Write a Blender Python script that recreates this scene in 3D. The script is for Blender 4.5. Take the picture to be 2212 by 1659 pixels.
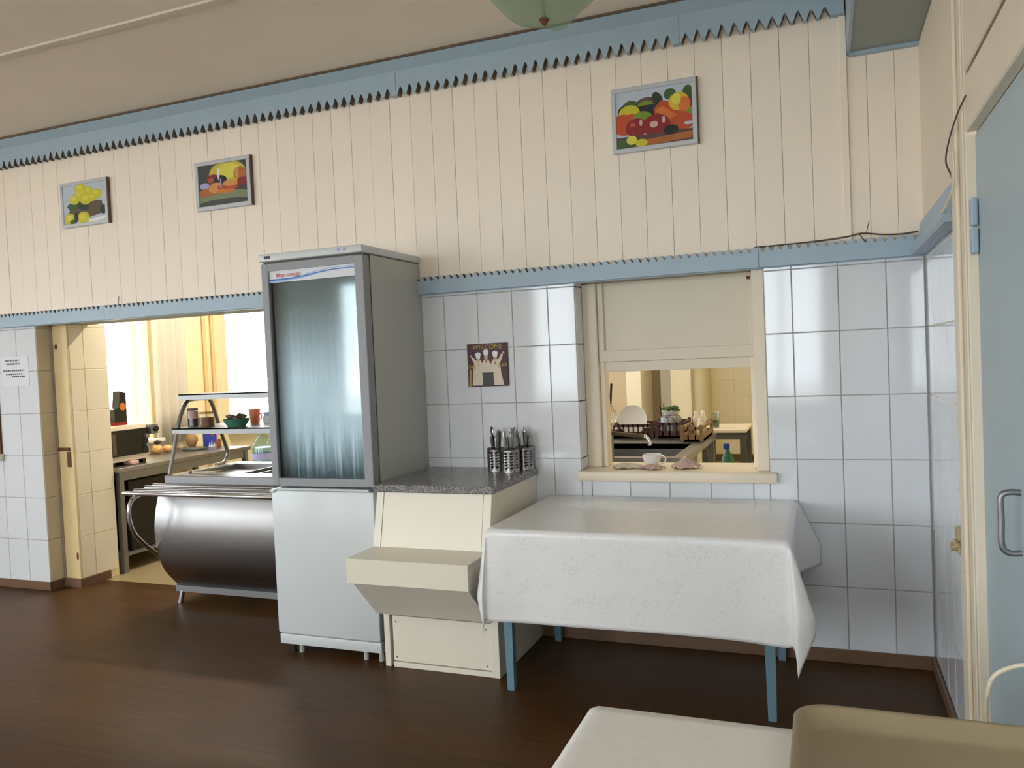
import bpy, bmesh, math, random
from mathutils import Vector, Matrix
random.seed(7)
S = bpy.context.scene
for o in list(bpy.data.objects): bpy.data.objects.remove(o)
PI = math.pi

# ------------------------------------------------------------------ camera
CAM = Vector((1.9594, -3.9976, 1.4881)); YAW, PITCH, ROLL = -0.37494, -0.03067, -0.04401
def cam_axes():
    cy, sy, cp, sp, cr, sr = math.cos(YAW), math.sin(YAW), math.cos(PITCH), math.sin(PITCH), math.cos(ROLL), math.sin(ROLL)
    f = Vector((sy*cp, cy*cp, sp)); r0 = Vector((cy, -sy, 0)); u0 = r0.cross(f)
    return cr*r0 + sr*u0, -sr*r0 + cr*u0, f
R_, U_, F_ = cam_axes()
cd = bpy.data.cameras.new('camera'); cam = bpy.data.objects.new('camera', cd); S.collection.objects.link(cam)
cd.sensor_width = 36; cd.sensor_fit = 'HORIZONTAL'; cd.lens = 1722.78/2212*36; cd.clip_start = .02; cd.clip_end = 300
cam.matrix_world = Matrix(((R_.x, U_.x, -F_.x, CAM.x), (R_.y, U_.y, -F_.y, CAM.y), (R_.z, U_.z, -F_.z, CAM.z), (0, 0, 0, 1)))
S.camera = cam
# ------------------------------------------------------------------ world, daylight, exposure
w = bpy.data.worlds.new('overcast_sky'); S.world = w; w.use_nodes = True
bg = w.node_tree.nodes['Background']; bg.inputs[0].default_value = (0.88, 0.945, 1.0, 1); bg.inputs[1].default_value = 13.0
vs = S.view_settings; vs.view_transform = 'Standard'; vs.look = 'None'; vs.gamma = 1; vs.use_curve_mapping = False
vs.exposure = 0.0
def portal(name, loc, direction, sx, sy):
    l = bpy.data.lights.new(name, 'AREA'); l.shape = 'RECTANGLE'; l.size = sx; l.size_y = sy; l.cycles.is_portal = True
    o = bpy.data.objects.new(name, l); S.collection.objects.link(o); o.location = loc
    o.rotation_euler = Vector(direction).to_track_quat('-Z', 'Y').to_euler()
    return o
# dining hall windows (behind the camera, along the far wall) and kitchen windows
HALLW = [(0.9, 1.95), (-2.15, -0.65), (-4.75, -3.25)]; SIDEW = [(-6.4, -4.9), (-4.2, -2.7)]; HZ = (0.75, 2.75); HY = -7.2; LX = -6.2
KITW = [(0.55, 1.48), (2.5, 3.6), (4.5, 5.6)]; KZ = (.92, 2.95); KX = -3.7
for a, b in HALLW: portal('daylight_portal', ((a+b)/2, HY-.12, sum(HZ)/2), (0, 1, 0), b-a, HZ[1]-HZ[0])
for a, b in SIDEW: portal('daylight_portal', (LX-.12, (a+b)/2, sum(HZ)/2), (1, 0, 0), b-a, HZ[1]-HZ[0])
for a, b in KITW: portal('daylight_portal', (KX-.15, (a+b)/2, sum(KZ)/2), (1, 0, 0), b-a, KZ[1]-KZ[0])

# ------------------------------------------------------------------ materials
def lin(c):
    return tuple(((v/255)/12.92 if v/255 <= .04045 else ((v/255+.055)/1.055)**2.4) for v in c)
M = {}
def mat(name, col, rough=.5, metal=0., var=.06, scale=8., bump=0., bscale=60., spec=.5, coat=0., stretch=(1, 1, 1), alpha=1., trans=0., objrand=0.):
    m = bpy.data.materials.new(name); m.use_nodes = True; nt = m.node_tree; b = nt.nodes['Principled BSDF']
    c = lin(col) if max(col) > 1.0 else col
    tc = nt.nodes.new('ShaderNodeTexCoord'); mp = nt.nodes.new('ShaderNodeMapping'); mp.inputs['Scale'].default_value = stretch
    nt.links.new(tc.outputs['Object'], mp.inputs[0])
    n = nt.nodes.new('ShaderNodeTexNoise'); n.inputs['Scale'].default_value = scale; n.inputs['Detail'].default_value = 4
    nt.links.new(mp.outputs[0], n.inputs['Vector'])
    mx = nt.nodes.new('ShaderNodeMix'); mx.data_type = 'RGBA'
    mx.inputs[6].default_value = tuple(v*(1-var) for v in c)+(1,); mx.inputs[7].default_value = tuple(min(1, v*(1+var)) for v in c)+(1,)
    nt.links.new(n.outputs[0], mx.inputs[0]); out = mx.outputs[2]
    if objrand:
        oi = nt.nodes.new('ShaderNodeObjectInfo'); hv = nt.nodes.new('ShaderNodeHueSaturation'); mr = nt.nodes.new('ShaderNodeMapRange')
        mr.inputs[3].default_value = 1-objrand; mr.inputs[4].default_value = 1+objrand
        nt.links.new(oi.outputs['Random'], mr.inputs[0]); nt.links.new(mr.outputs[0], hv.inputs['Value']); nt.links.new(out, hv.inputs['Color']); out = hv.outputs[0]
    nt.links.new(out, b.inputs['Base Color'])
    b.inputs['Roughness'].default_value = rough; b.inputs['Metallic'].default_value = metal
    b.inputs['Specular IOR Level'].default_value = spec; b.inputs['Coat Weight'].default_value = coat
    b.inputs['Alpha'].default_value = alpha; b.inputs['Transmission Weight'].default_value = trans
    if bump:
        n2 = nt.nodes.new('ShaderNodeTexNoise'); n2.inputs['Scale'].default_value = bscale; nt.links.new(mp.outputs[0], n2.inputs['Vector'])
        bp = nt.nodes.new('ShaderNodeBump'); bp.inputs['Strength'].default_value = bump; bp.inputs['Distance'].default_value = .01
        nt.links.new(n2.outputs[0], bp.inputs['Height']); nt.links.new(bp.outputs[0], b.inputs['Normal'])
    M[name] = m; return m
mat('white_tile', (226, 229, 234), .07, var=.01, scale=3, bump=.015, bscale=6, objrand=.02)
mat('grout', (176, 174, 168), .85, var=.1)
mat('beige_tile', (214, 200, 172), .15, var=.03, scale=3, objrand=.02)
mat('plank_cream', (251, 238, 222), .5, var=.02, scale=5, stretch=(6, 6, .6), bump=.03, bscale=20, objrand=.02)
mat('cream_wall', (240, 225, 204), .6, var=.03, scale=4)
mat('blue_paint', (164, 186, 202), .42, var=.05, scale=10, bump=.05, bscale=40)
mat('door_blue', (172, 190, 200), .45, var=.04, scale=5, stretch=(1, 4, 1), bump=.06, bscale=30)
mat('ceiling_paint', (246, 233, 216), .8, var=.05, scale=2.5)
mat('whitewash', (226, 214, 195), .8, var=.08, scale=30)
mat('kitchen_wall', (246, 232, 192), .35, var=.03, scale=2)
mat('kitchen_tile', (246, 236, 212), .18, var=.02, scale=2, objrand=.025)
mat('kitchen_tan', (200, 180, 150), .4, var=.05, scale=2)
mat('kitchen_floor', (165, 148, 112), .35, var=.1, scale=6)
mat('white_frame', (235, 232, 224), .4, var=.02)
mat('cream_paint', (235, 222, 200), .42, var=.04, scale=12, bump=.08, bscale=25)
mat('hatch_panel', (226, 216, 196), .5, var=.03, scale=6)
mat('fridge_white', (208, 214, 216), .3, var=.01)
mat('fridge_side', (184, 185, 178), .35, var=.02)
mat('fridge_grey', (146, 148, 152), .45, var=.03, scale=20)
mat('fridge_dark', (84, 80, 70), .6)
mat('fridge_liner', (104, 146, 150), .5, var=.05)
mat('wire_white', (200, 212, 212), .4)
mat('laminate', (232, 225, 208), .32, var=.015, scale=3)
mat('laminate_edge', (210, 205, 195), .45, var=.03)
mat('dark_wood', (52, 48, 44), .8)
mat('screw', (120, 110, 95), .4, metal=.8)
mat('leg_blue', (106, 140, 156), .4, var=.05, scale=20, bump=.04)
mat('tray_beige', (158, 145, 118), .45, var=.03, scale=15)
mat('steel', (150, 148, 148), .34, metal=1., var=.06, scale=6, stretch=(1, 1, 12), bump=.008, bscale=30)
mat('steel_flat', (150, 150, 152), .4, metal=.85, var=.05)
mat('chrome', (220, 222, 226), .1, metal=1.)
mat('cutlery_metal', (150, 148, 142), .22, metal=1., var=.1)
mat('black_plastic', (24, 23, 22), .35)
mat('black_glass', (14, 16, 18), .08)
mat('brown_crate', (74, 44, 34), .5, var=.2, scale=12)
mat('carton', (150, 118, 82), .8, var=.15)
mat('wood_base', (112, 84, 62), .45, var=.2, scale=10, stretch=(1, 8, 8))
mat('silver_frame', (198, 202, 208), .35, metal=.25, var=.03)
mat('frame_dark', (96, 74, 66), .6)
mat('paper', (228, 230, 236), .7)
mat('ink', (90, 90, 98), .8)
mat('red_ink', (206, 62, 66), .6)
mat('porcelain', (236, 234, 230), .12)
mat('rust', (110, 66, 40), .8, var=.4, scale=40)
mat('brass', (190, 172, 128), .4, metal=.3)
mat('cable_dark', (92, 80, 66), .6); mat('cable_white', (226, 216, 194), .45)
mat('curtain_white', (238, 236, 240), .8)
mat('pipe_cream', (225, 196, 140), .4)
for k, c in dict(lemon=(206, 196, 40), lemon_hi=(222, 214, 80), leaf=(60, 92, 44), leaf_dark=(32, 50, 30), basket=(92, 78, 60), sky_print=(190, 200, 214), red=(140, 28, 32), red_hi=(196, 70, 66), orange=(190, 78, 36), orange_hi=(214, 120, 50), yellow=(222, 186, 36), green=(118, 150, 40), dark=(34, 30, 34), sage=(128, 136, 104), bread=(176, 104, 50), bread_hi=(214, 150, 78), maroon=(78, 44, 52), cream=(226, 212, 190), glow=(206, 188, 70), slate=(66, 70, 66), plum=(96, 66, 66), salmon=(232, 128, 92), blue_cap=(40, 84, 180), blue_pack=(46, 66, 170), white=(240, 240, 240), pink=(214, 176, 168), skin=(212, 170, 146), gold=(196, 160, 84), jar_dark=(40, 22, 20), amber=(120, 66, 30), teal_green=(64, 120, 96), lav=(168, 168, 214)).items():
    mat('c_'+k, c, .55, var=.12, scale=30)

def node_mat(name):
    m = bpy.data.materials.new(name); m.use_nodes = True; M[name] = m
    return m, m.node_tree, m.node_tree.nodes['Principled BSDF']
def floor_material():
    m, nt, b = node_mat('floor_laminate'); N = nt.nodes.new; L = nt.links.new
    tc = N('ShaderNodeTexCoord'); mp = N('ShaderNodeMapping'); L(tc.outputs['Object'], mp.inputs[0])
    br = N('ShaderNodeTexBrick'); br.inputs['Scale'].default_value = 1; br.inputs['Brick Width'].default_value = 1.2; br.inputs['Row Height'].default_value = .19
    br.inputs['Mortar Size'].default_value = .0015; br.inputs['Color1'].default_value = lin((88, 60, 33))+(1,); br.inputs['Color2'].default_value = lin((80, 54, 29))+(1,); br.inputs['Mortar'].default_value = lin((62, 44, 30))+(1,)
    L(mp.outputs[0], br.inputs['Vector'])
    mp2 = N('ShaderNodeMapping'); mp2.inputs['Scale'].default_value = (1.2, 14, 1); L(tc.outputs['Object'], mp2.inputs[0])
    n = N('ShaderNodeTexNoise'); n.inputs['Scale'].default_value = 3; n.inputs['Detail'].default_value = 6; L(mp2.outputs[0], n.inputs['Vector'])
    mx = N('ShaderNodeMix'); mx.data_type = 'RGBA'; mx.blend_type = 'MULTIPLY'; mx.inputs[0].default_value = .55
    rp = N('ShaderNodeMapRange'); rp.inputs[1].default_value = .3; rp.inputs[2].default_value = .7; rp.inputs[3].default_value = .55; rp.inputs[4].default_value = 1.15; L(n.outputs[0], rp.inputs[0])
    L(br.outputs['Color'], mx.inputs[6]); L(rp.outputs[0], mx.inputs[7]); L(mx.outputs[2], b.inputs['Base Color']); b.inputs['Roughness'].default_value = .42
    b.inputs['Specular IOR Level'].default_value = .18
floor_material()
def granite_material():
    m, nt, b = node_mat('granite'); N = nt.nodes.new; L = nt.links.new
    tc = N('ShaderNodeTexCoord'); v = N('ShaderNodeTexVoronoi'); v.inputs['Scale'].default_value = 160; L(tc.outputs['Object'], v.inputs['Vector'])
    r = N('ShaderNodeValToRGB'); r.color_ramp.elements[0].color = lin((46, 46, 48))+(1,); r.color_ramp.elements[1].color = lin((160, 158, 156))+(1,); r.color_ramp.elements[1].position = .9
    L(v.outputs['Color'], r.inputs[0]); L(r.outputs[0], b.inputs['Base Color']); b.inputs['Roughness'].default_value = .22
granite_material()
def damask_material(name, c1, c2, sc, rough):
    m, nt, b = node_mat(name); N = nt.nodes.new; L = nt.links.new
    tc = N('ShaderNodeTexCoord'); v = N('ShaderNodeTexVoronoi'); v.inputs['Scale'].default_value = sc; L(tc.outputs['UV'], v.inputs['Vector'])
    n = N('ShaderNodeTexNoise'); n.inputs['Scale'].default_value = sc*.16; n.inputs['Detail'].default_value = 2; L(tc.outputs['UV'], n.inputs['Vector'])
    g = N('ShaderNodeMapRange'); g.inputs[1].default_value = .46; g.inputs[2].default_value = .62; L(n.outputs[0], g.inputs[0])
    s = N('ShaderNodeMapRange'); s.inputs[1].default_value = .25; s.inputs[2].default_value = .5; s.inputs[3].default_value = 1; s.inputs[4].default_value = 0; L(v.outputs['Distance'], s.inputs[0])
    mu = N('ShaderNodeMath'); mu.operation = 'MULTIPLY'; L(g.outputs[0], mu.inputs[0]); L(s.outputs[0], mu.inputs[1])
    mx = N('ShaderNodeMix'); mx.data_type = 'RGBA'; mx.inputs[6].default_value = lin(c1)+(1,); mx.inputs[7].default_value = lin(c2)+(1,); L(mu.outputs[0], mx.inputs[0]); L(mx.outputs[2], b.inputs['Base Color'])
    rr = N('ShaderNodeMapRange'); rr.inputs[3].default_value = rough; rr.inputs[4].default_value = rough+.08; L(mu.outputs[0], rr.inputs[0]); L(rr.outputs[0], b.inputs['Roughness'])
damask_material('damask', (234, 233, 233), (222, 222, 222), 85, .3)
damask_material('damask_front', (243, 242, 240), (240, 238, 235), 30, .45)
def glass_material(name, tint, gloss, rough=.02):
    m = bpy.data.materials.new(name); m.use_nodes = True; M[name] = m; nt = m.node_tree; nt.nodes.clear(); N = nt.nodes.new; L = nt.links.new
    o = N('ShaderNodeOutputMaterial'); t = N('ShaderNodeBsdfTransparent'); t.inputs[0].default_value = tint+(1,)
    g = N('ShaderNodeBsdfGlossy'); g.inputs['Roughness'].default_value = rough; mx = N('ShaderNodeMixShader'); mx.inputs[0].default_value = .04+gloss
    L(t.outputs[0], mx.inputs[1]); L(g.outputs[0], mx.inputs[2]); L(mx.outputs[0], o.inputs[0]); return m
glass_material('window_glass', (.97, .98, .98), 0)
glass_material('bottle_plastic', (.72, .88, .92), .02)
glass_material('jar_glass', (.9, .92, .9), .03)
def green_glass():
    m, nt, b = node_mat('green_glass'); N = nt.nodes.new; L = nt.links.new
    b.inputs['Base Color'].default_value = lin((158, 184, 166))+(1,); b.inputs['Roughness'].default_value = .25
    tl = N('ShaderNodeBsdfTranslucent'); tl.inputs[0].default_value = lin((160, 205, 170))+(1,); mx = N('ShaderNodeMixShader'); mx.inputs[0].default_value = .5
    tr = N('ShaderNodeBsdfTransparent'); tr.inputs[0].default_value = (.72, .84, .74, 1); m2 = N('ShaderNodeMixShader'); m2.inputs[0].default_value = .42
    L(b.outputs[0], mx.inputs[1]); L(tl.outputs[0], mx.inputs[2]); L(mx.outputs[0], m2.inputs[1]); L(tr.outputs[0], m2.inputs[2]); L(m2.outputs[0], nt.nodes['Material Output'].inputs[0])
green_glass()
def slat_material():
    m, nt, b = node_mat('blind_slat'); N = nt.nodes.new; L = nt.links.new
    b.inputs['Base Color'].default_value = (.9, .88, .84, 1); tl = N('ShaderNodeBsdfTranslucent'); tl.inputs[0].default_value = (.95, .93, .88, 1)
    mx = N('ShaderNodeMixShader'); mx.inputs[0].default_value = .6; L(b.outputs[0], mx.inputs[1]); L(tl.outputs[0], mx.inputs[2]); L(mx.outputs[0], nt.nodes['Material Output'].inputs[0])
slat_material()
def fogged_glass():
    # door glass: teal tint, clear at the top, misted in the middle, streaks of run-down water at the foot
    m = bpy.data.materials.new('fogged_glass'); m.use_nodes = True; M['fogged_glass'] = m; nt = m.node_tree; nt.nodes.clear(); N = nt.nodes.new; L = nt.links.new
    o = N('ShaderNodeOutputMaterial'); tc = N('ShaderNodeTexCoord'); sp = N('ShaderNodeSeparateXYZ'); L(tc.outputs['Generated'], sp.inputs[0])
    mp = N('ShaderNodeMapping'); mp.inputs['Scale'].default_value = (26, 1, 1.5); L(tc.outputs['Generated'], mp.inputs[0])
    n = N('ShaderNodeTexNoise'); n.inputs['Scale'].default_value = 1.; n.inputs['Detail'].default_value = 5; L(mp.outputs[0], n.inputs['Vector'])
    n2 = N('ShaderNodeTexNoise'); n2.inputs['Scale'].default_value = 2.4; L(tc.outputs['Generated'], n2.inputs['Vector'])
    sk_ = N('ShaderNodeMapRange'); sk_.interpolation_type = 'SMOOTHSTEP'; sk_.inputs[1].default_value = .25; sk_.inputs[2].default_value = .75; sk_.inputs[3].default_value = .4; sk_.inputs[4].default_value = .06; L(sp.outputs[2], sk_.inputs[0])
    of_ = N('ShaderNodeMapRange'); of_.interpolation_type = 'SMOOTHSTEP'; of_.inputs[1].default_value = .25; of_.inputs[2].default_value = .75; of_.inputs[3].default_value = 0; of_.inputs[4].default_value = .17; L(sp.outputs[2], of_.inputs[0])
    zz_ = N('ShaderNodeMath'); L(sp.outputs[2], zz_.inputs[0]); L(of_.outputs[0], zz_.inputs[1])
    a = N('ShaderNodeMath'); a.operation = 'MULTIPLY_ADD'; L(sk_.outputs[0], a.inputs[1]); L(n.outputs[0], a.inputs[0]); L(zz_.outputs[0], a.inputs[2])   # z + .34*streak
    r = N('ShaderNodeValToRGB'); e = r.color_ramp.elements
    e[0].position = .16; e[0].color = (.06,)*3+(1,); e[1].position = 1.0; e[1].color = (.10,)*3+(1,)
    for p_, v_ in ((.22, .25), (.32, .70), (.42, .84), (.55, .82), (.66, .6), (.78, .28), (.88, .12)):
        q = r.color_ramp.elements.new(p_); q.color = (v_,)*3+(1,)
    sc8 = N('ShaderNodeMath'); sc8.operation = 'MULTIPLY'; sc8.inputs[1].default_value = .8; L(a.outputs[0], sc8.inputs[0]); L(sc8.outputs[0], r.inputs[0])
    mm = N('ShaderNodeMapRange'); mm.inputs[1].default_value = .2; mm.inputs[2].default_value = .8; mm.inputs[3].default_value = .85; mm.inputs[4].default_value = 1.2; L(n2.outputs[0], mm.inputs[0])
    edge = N('ShaderNodeMapRange'); edge.inputs[1].default_value = .02; edge.inputs[2].default_value = .22; L(sp.outputs[0], edge.inputs[0])
    mu = N('ShaderNodeMath'); mu.operation = 'MULTIPLY'; L(r.outputs[0], mu.inputs[0]); L(mm.outputs[0], mu.inputs[1])
    mu2 = N('ShaderNodeMath'); mu2.operation = 'MULTIPLY'; L(mu.outputs[0], mu2.inputs[0]); L(edge.outputs[0], mu2.inputs[1])
    t = N('ShaderNodeBsdfTransparent'); t.inputs[0].default_value = (.38, .58, .61, 1)
    d = N('ShaderNodeBsdfDiffuse'); d.inputs[0].default_value = lin((204, 236, 253))+(1,)
    g = N('ShaderNodeBsdfGlossy'); g.inputs['Roughness'].default_value = .06
    m1 = N('ShaderNodeMixShader'); L(mu2.outputs[0], m1.inputs[0]); L(t.outputs[0], m1.inputs[1]); L(d.outputs[0], m1.inputs[2])
    m2 = N('ShaderNodeMixShader'); m2.inputs[0].default_value = .09; L(m1.outputs[0], m2.inputs[1]); L(g.outputs[0], m2.inputs[2]); L(m2.outputs[0], o.inputs[0])
fogged_glass()

# ------------------------------------------------------------------ mesh helpers
COL = S.collection; ORG = {}
class MB:
    def __init__(s): s.bm = bmesh.new()
    def box(s, x0, x1, y0, y1, z0, z1, b=0.):
        r = bmesh.ops.create_cube(s.bm, size=1); vs_ = r['verts']
        for v in vs_: v.co = Vector((x0+(v.co.x+.5)*(x1-x0), y0+(v.co.y+.5)*(y1-y0), z0+(v.co.z+.5)*(z1-z0)))
        if b:
            es = list({e for v in vs_ for e in v.link_edges}); bmesh.ops.bevel(s.bm, geom=es, offset=b, segments=2 if b > .004 else 1, affect='EDGES', profile=.5)
        return s
    def prism(s, pts, ax, a, b_):
        # pts: 2-D outline; ax: axis of extrusion; the two other axes in xyz order take the 2-D coordinates
        def mk(p, t):
            q = list(p); q.insert('xyz'.index(ax), t); return s.bm.verts.new(q)
        A = [mk(p, a) for p in pts]; B = [mk(p, b_) for p in pts]; n = len(pts)
        s.bm.faces.new(A); s.bm.faces.new(B[::-1])
        for i in range(n): s.bm.faces.new((A[i], B[i], B[(i+1) % n], A[(i+1) % n]))
        bmesh.ops.recalc_face_normals(s.bm, faces=s.bm.faces); return s
    def cyl(s, p0, p1, r0, r1=None, n=16): return s.tube([p0, p1], [r0, r0 if r1 is None else r1], n)
    def tube(s, pts, rad, n=10, cap=True, flat=None):
        pts = [Vector(p) for p in pts]; k = len(pts); rad = rad if isinstance(rad, (list, tuple)) else [rad]*k
        rings = []; prev = None
        for i, p in enumerate(pts):
            t = (pts[min(i+1, k-1)]-pts[max(i-1, 0)]).normalized()
            if prev is None:
                a = Vector((0, 0, 1)) if abs(t.z) < .9 else Vector((1, 0, 0)); u = t.cross(a).normalized()
            else: u = (prev-t*prev.dot(t)).normalized()
            v = t.cross(u); prev = u
            rings.append([s.bm.verts.new(p+rad[i]*(math.cos(2*PI*j/n)*u+math.sin(2*PI*j/n)*v*(flat or 1))) for j in range(n)])
        for a, b in zip(rings, rings[1:]):
            for j in range(n): s.bm.faces.new((a[j], a[(j+1) % n], b[(j+1) % n], b[j]))
        if cap: s.bm.faces.new(rings[0][::-1]); s.bm.faces.new(rings[-1])
        return s
    def lathe(s, c, prof, n=28, sx=1., sy=1.):
        c = Vector(c); rings = []
        for r, z in prof:
            rings.append([s.bm.verts.new(c+Vector((0, 0, z)))] if r < 1e-5 else [s.bm.verts.new(c+Vector((sx*r*math.cos(2*PI*j/n), sy*r*math.sin(2*PI*j/n), z))) for j in range(n)])
        for a, b in zip(rings, rings[1:]):
            for j in range(n):
                k = (j+1) % n
                if len(a) == 1 and len(b) == 1: continue
                if len(a) == 1: s.bm.faces.new((a[0], b[k], b[j]))
                elif len(b) == 1: s.bm.faces.new((a[j], a[k], b[0]))
                else: s.bm.faces.new((a[j], a[k], b[k], b[j]))
        return s
    def blob(s, c, rx, ry, rz, sub=2, jit=0., seed=0):
        r = bmesh.ops.create_icosphere(s.bm, subdivisions=sub, radius=1); rn = random.Random(seed)
        for v in r['verts']:
            f = 1+jit*(rn.random()-.5)*2; v.co = Vector((c[0]+v.co.x*rx*f, c[1]+v.co.y*ry*f, c[2]+v.co.z*rz*f))
        return s
    def grid(s, fn, nu, nv, uv=None):
        V = [[s.bm.verts.new(fn(i/nu, j/nv)) for j in range(nv+1)] for i in range(nu+1)]
        L = s.bm.loops.layers.uv.verify() if uv else None
        for i in range(nu):
            for j in range(nv):
                f = s.bm.faces.new((V[i][j], V[i+1][j], V[i+1][j+1], V[i][j+1]))
                if uv:
                    for lp, (a, b) in zip(f.loops, ((i, j), (i+1, j), (i+1, j+1), (i, j+1))): lp[L].uv = uv(a/nu, b/nv)
        return s
    def build(s, name, m, parent=None, smooth=False, angle=40, origin=None):
        me = bpy.data.meshes.new(name)
        if origin is None:
            if parent is not None: origin = ORG[parent.name]
            else:
                cs = [v.co for v in s.bm.verts]
                origin = Vector(((min(c.x for c in cs)+max(c.x for c in cs))/2, (min(c.y for c in cs)+max(c.y for c in cs))/2, min(c.z for c in cs)))
        origin = Vector(origin)
        bmesh.ops.recalc_face_normals(s.bm, faces=s.bm.faces)
        for v in s.bm.verts: v.co -= origin
        s.bm.to_mesh(me); s.bm.free()
        if smooth:
            for p in me.polygons: p.use_smooth = True
            if hasattr(me, 'set_sharp_from_angle'): me.set_sharp_from_angle(angle=math.radians(angle))
        me.materials.append(M[m] if isinstance(m, str) else m)
        o = bpy.data.objects.new(name, me); COL.objects.link(o)
        if parent is not None:
            o.parent = parent; o.location = origin-ORG[parent.name]
        else: o.location = origin
        ORG[o.name] = origin
        return o
def tag(o, label, cat, group=None, kind=None):
    o['label'] = label; o['category'] = cat
    if group: o['group'] = group
    if kind: o['kind'] = kind
    return o
def thing(name, loc, label, cat, group=None):
    o = bpy.data.objects.new(name, None); COL.objects.link(o); o.location = loc; o.empty_display_size = .05; ORG[o.name] = Vector(loc)
    return tag(o, label, cat, group)
def struct(o): o['kind'] = 'structure'; return o
def box(name, m, parent, *a, b=0.): return MB().box(*a, b=b).build(name, m, parent, smooth=b > .004)
def arc(c, r, a0, a1, n=8, plane='xz'):
    out = []
    for i in range(n+1):
        t = math.radians(a0+(a1-a0)*i/n); p = [c[0], c[1], c[2]]
        i0, i1 = {'xz': (0, 2), 'yz': (1, 2), 'xy': (0, 1)}[plane]; p[i0] += r*math.cos(t); p[i1] += r*math.sin(t); out.append(tuple(p))
    return out
def spline(pts, n=8):
    P = [Vector(p) for p in pts]; P = [2*P[0]-P[1]]+P+[2*P[-1]-P[-2]]; out = []
    for i in range(1, len(P)-2):
        for k in range(n):
            t = k/n; a, b, c, d = P[i-1:i+3]
            out.append(.5*((2*b)+(c-a)*t+(2*a-5*b+4*c-d)*t*t+(3*b-a-3*c+d)*t**3))
    return out+[P[-2]]
def text(name, body, size, m, parent, loc, rot, depth=.0006, align='CENTER', shear=0., sx=1.):
    cu = bpy.data.curves.new(name, 'FONT'); cu.body = body; cu.size = size; cu.extrude = depth; cu.align_x = align; cu.align_y = 'CENTER'; cu.shear = shear
    t = bpy.data.objects.new(name, cu); COL.objects.link(t); bpy.context.view_layer.update()
    me = bpy.data.meshes.new_from_object(t.evaluated_get(bpy.context.evaluated_depsgraph_get())); bpy.data.objects.remove(t)
    me.materials.clear(); me.materials.append(M[m])
    o = bpy.data.objects.new(name, me); COL.objects.link(o); o.parent = parent; o.location = Vector(loc)-ORG[parent.name]; o.rotation_euler = rot; o.scale = (sx, 1, 1)
    ORG[o.name] = Vector(loc); return o
FRONT = (PI/2, 0, 0)

# ------------------------------------------------------------------ the setting
CEIL = 3.17; RX = 2.387; WT = .3
OPL, OPR, OPT = -3.187, -.5, 1.875            # passage in the front wall
HL, HR, HB, HT = .757, 1.697, .89, 1.875       # serving hatch
struct(MB().box(LX-.2, RX+.2, HY-.2, .31, -.2, 0).build('floor', 'floor_laminate', origin=(0, 0, 0)))
struct(MB().box(KX-.2, RX+.2, .31, 7.3, -.2, -.001).build('floor_kitchen', 'kitchen_floor', origin=(0, 0, 0)))
struct(MB().box(-45, 45, -45, 45, -.6, -.5).build('ground_outside', mat('outside_ground', (196, 192, 184), .9, var=.2), origin=(0, 0, -.6)))
ceil = struct(MB().box(LX-.2, RX+.2, HY-.2, .0, CEIL, CEIL+.15).build('ceiling', 'ceiling_paint'))
MB().box(LX, RX, -1.075, -1.035, CEIL-.012, CEIL).build('ceiling_strip', 'whitewash', ceil)
struct(MB().box(KX-.2, RX+.2, 0, 7.3, CEIL, CEIL+.15).build('ceiling_kitchen', 'white_frame'))
# front wall: core behind tiles and planks, with the passage and the hatch left open
G = .004
fw = MB()
fw.box(LX, OPL-.006, G, WT, 0, OPT); fw.box(LX, RX, G, WT, OPT, CEIL)
fw.box(OPR, HL, G, WT, 0, OPT); fw.box(HR, RX, G, WT, 0, OPT); fw.box(HL, HR, G, WT, 0, HB-.03)
wall = struct(fw.build('wall_front', 'grout', origin=(0, 0, 0)))
TW, TH, Z0 = .2025, .3, .0545
def tile_mesh(w, h, t, b, m, nm):
    mb = MB().box(-w/2, w/2, 0, t, -h/2, h/2, b=b); me = bpy.data.meshes.new(nm); bmesh.ops.recalc_face_normals(mb.bm, faces=mb.bm.faces); mb.bm.to_mesh(me); mb.bm.free(); me.materials.append(M[m]); return me
TM = {}
def tile(parent, c, w, h, axis='y', m='white_tile', flip=1):
    if w < .012 or h < .008: return
    key = (round(w, 3), round(h, 3), m)
    if key not in TM: TM[key] = tile_mesh(w-.0045, h-.0045, .008, .0015, m, 'tile')
    o = bpy.data.objects.new('tile', TM[key]); COL.objects.link(o); o.parent = parent
    o.location = Vector(c)-ORG[parent.name]
    o.rotation_euler = {'y': (0, 0, 0), 'x': (0, 0, -PI/2 if flip > 0 else PI/2)}[axis]
    rn = random.random
    o.rotation_euler[0] += (rn()-.5)*.004; o.rotation_euler[2] += (rn()-.5)*.004
    return o
def cuts(a, b, off, pitch):
    xs = [a]; k = math.ceil((a-off)/pitch+1e-6)
    while off+k*pitch < b-1e-6: xs.append(off+k*pitch); k += 1
    return xs+[b]
zc = [z for z in cuts(Z0, OPT+.01, Z0, TH)]
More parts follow.
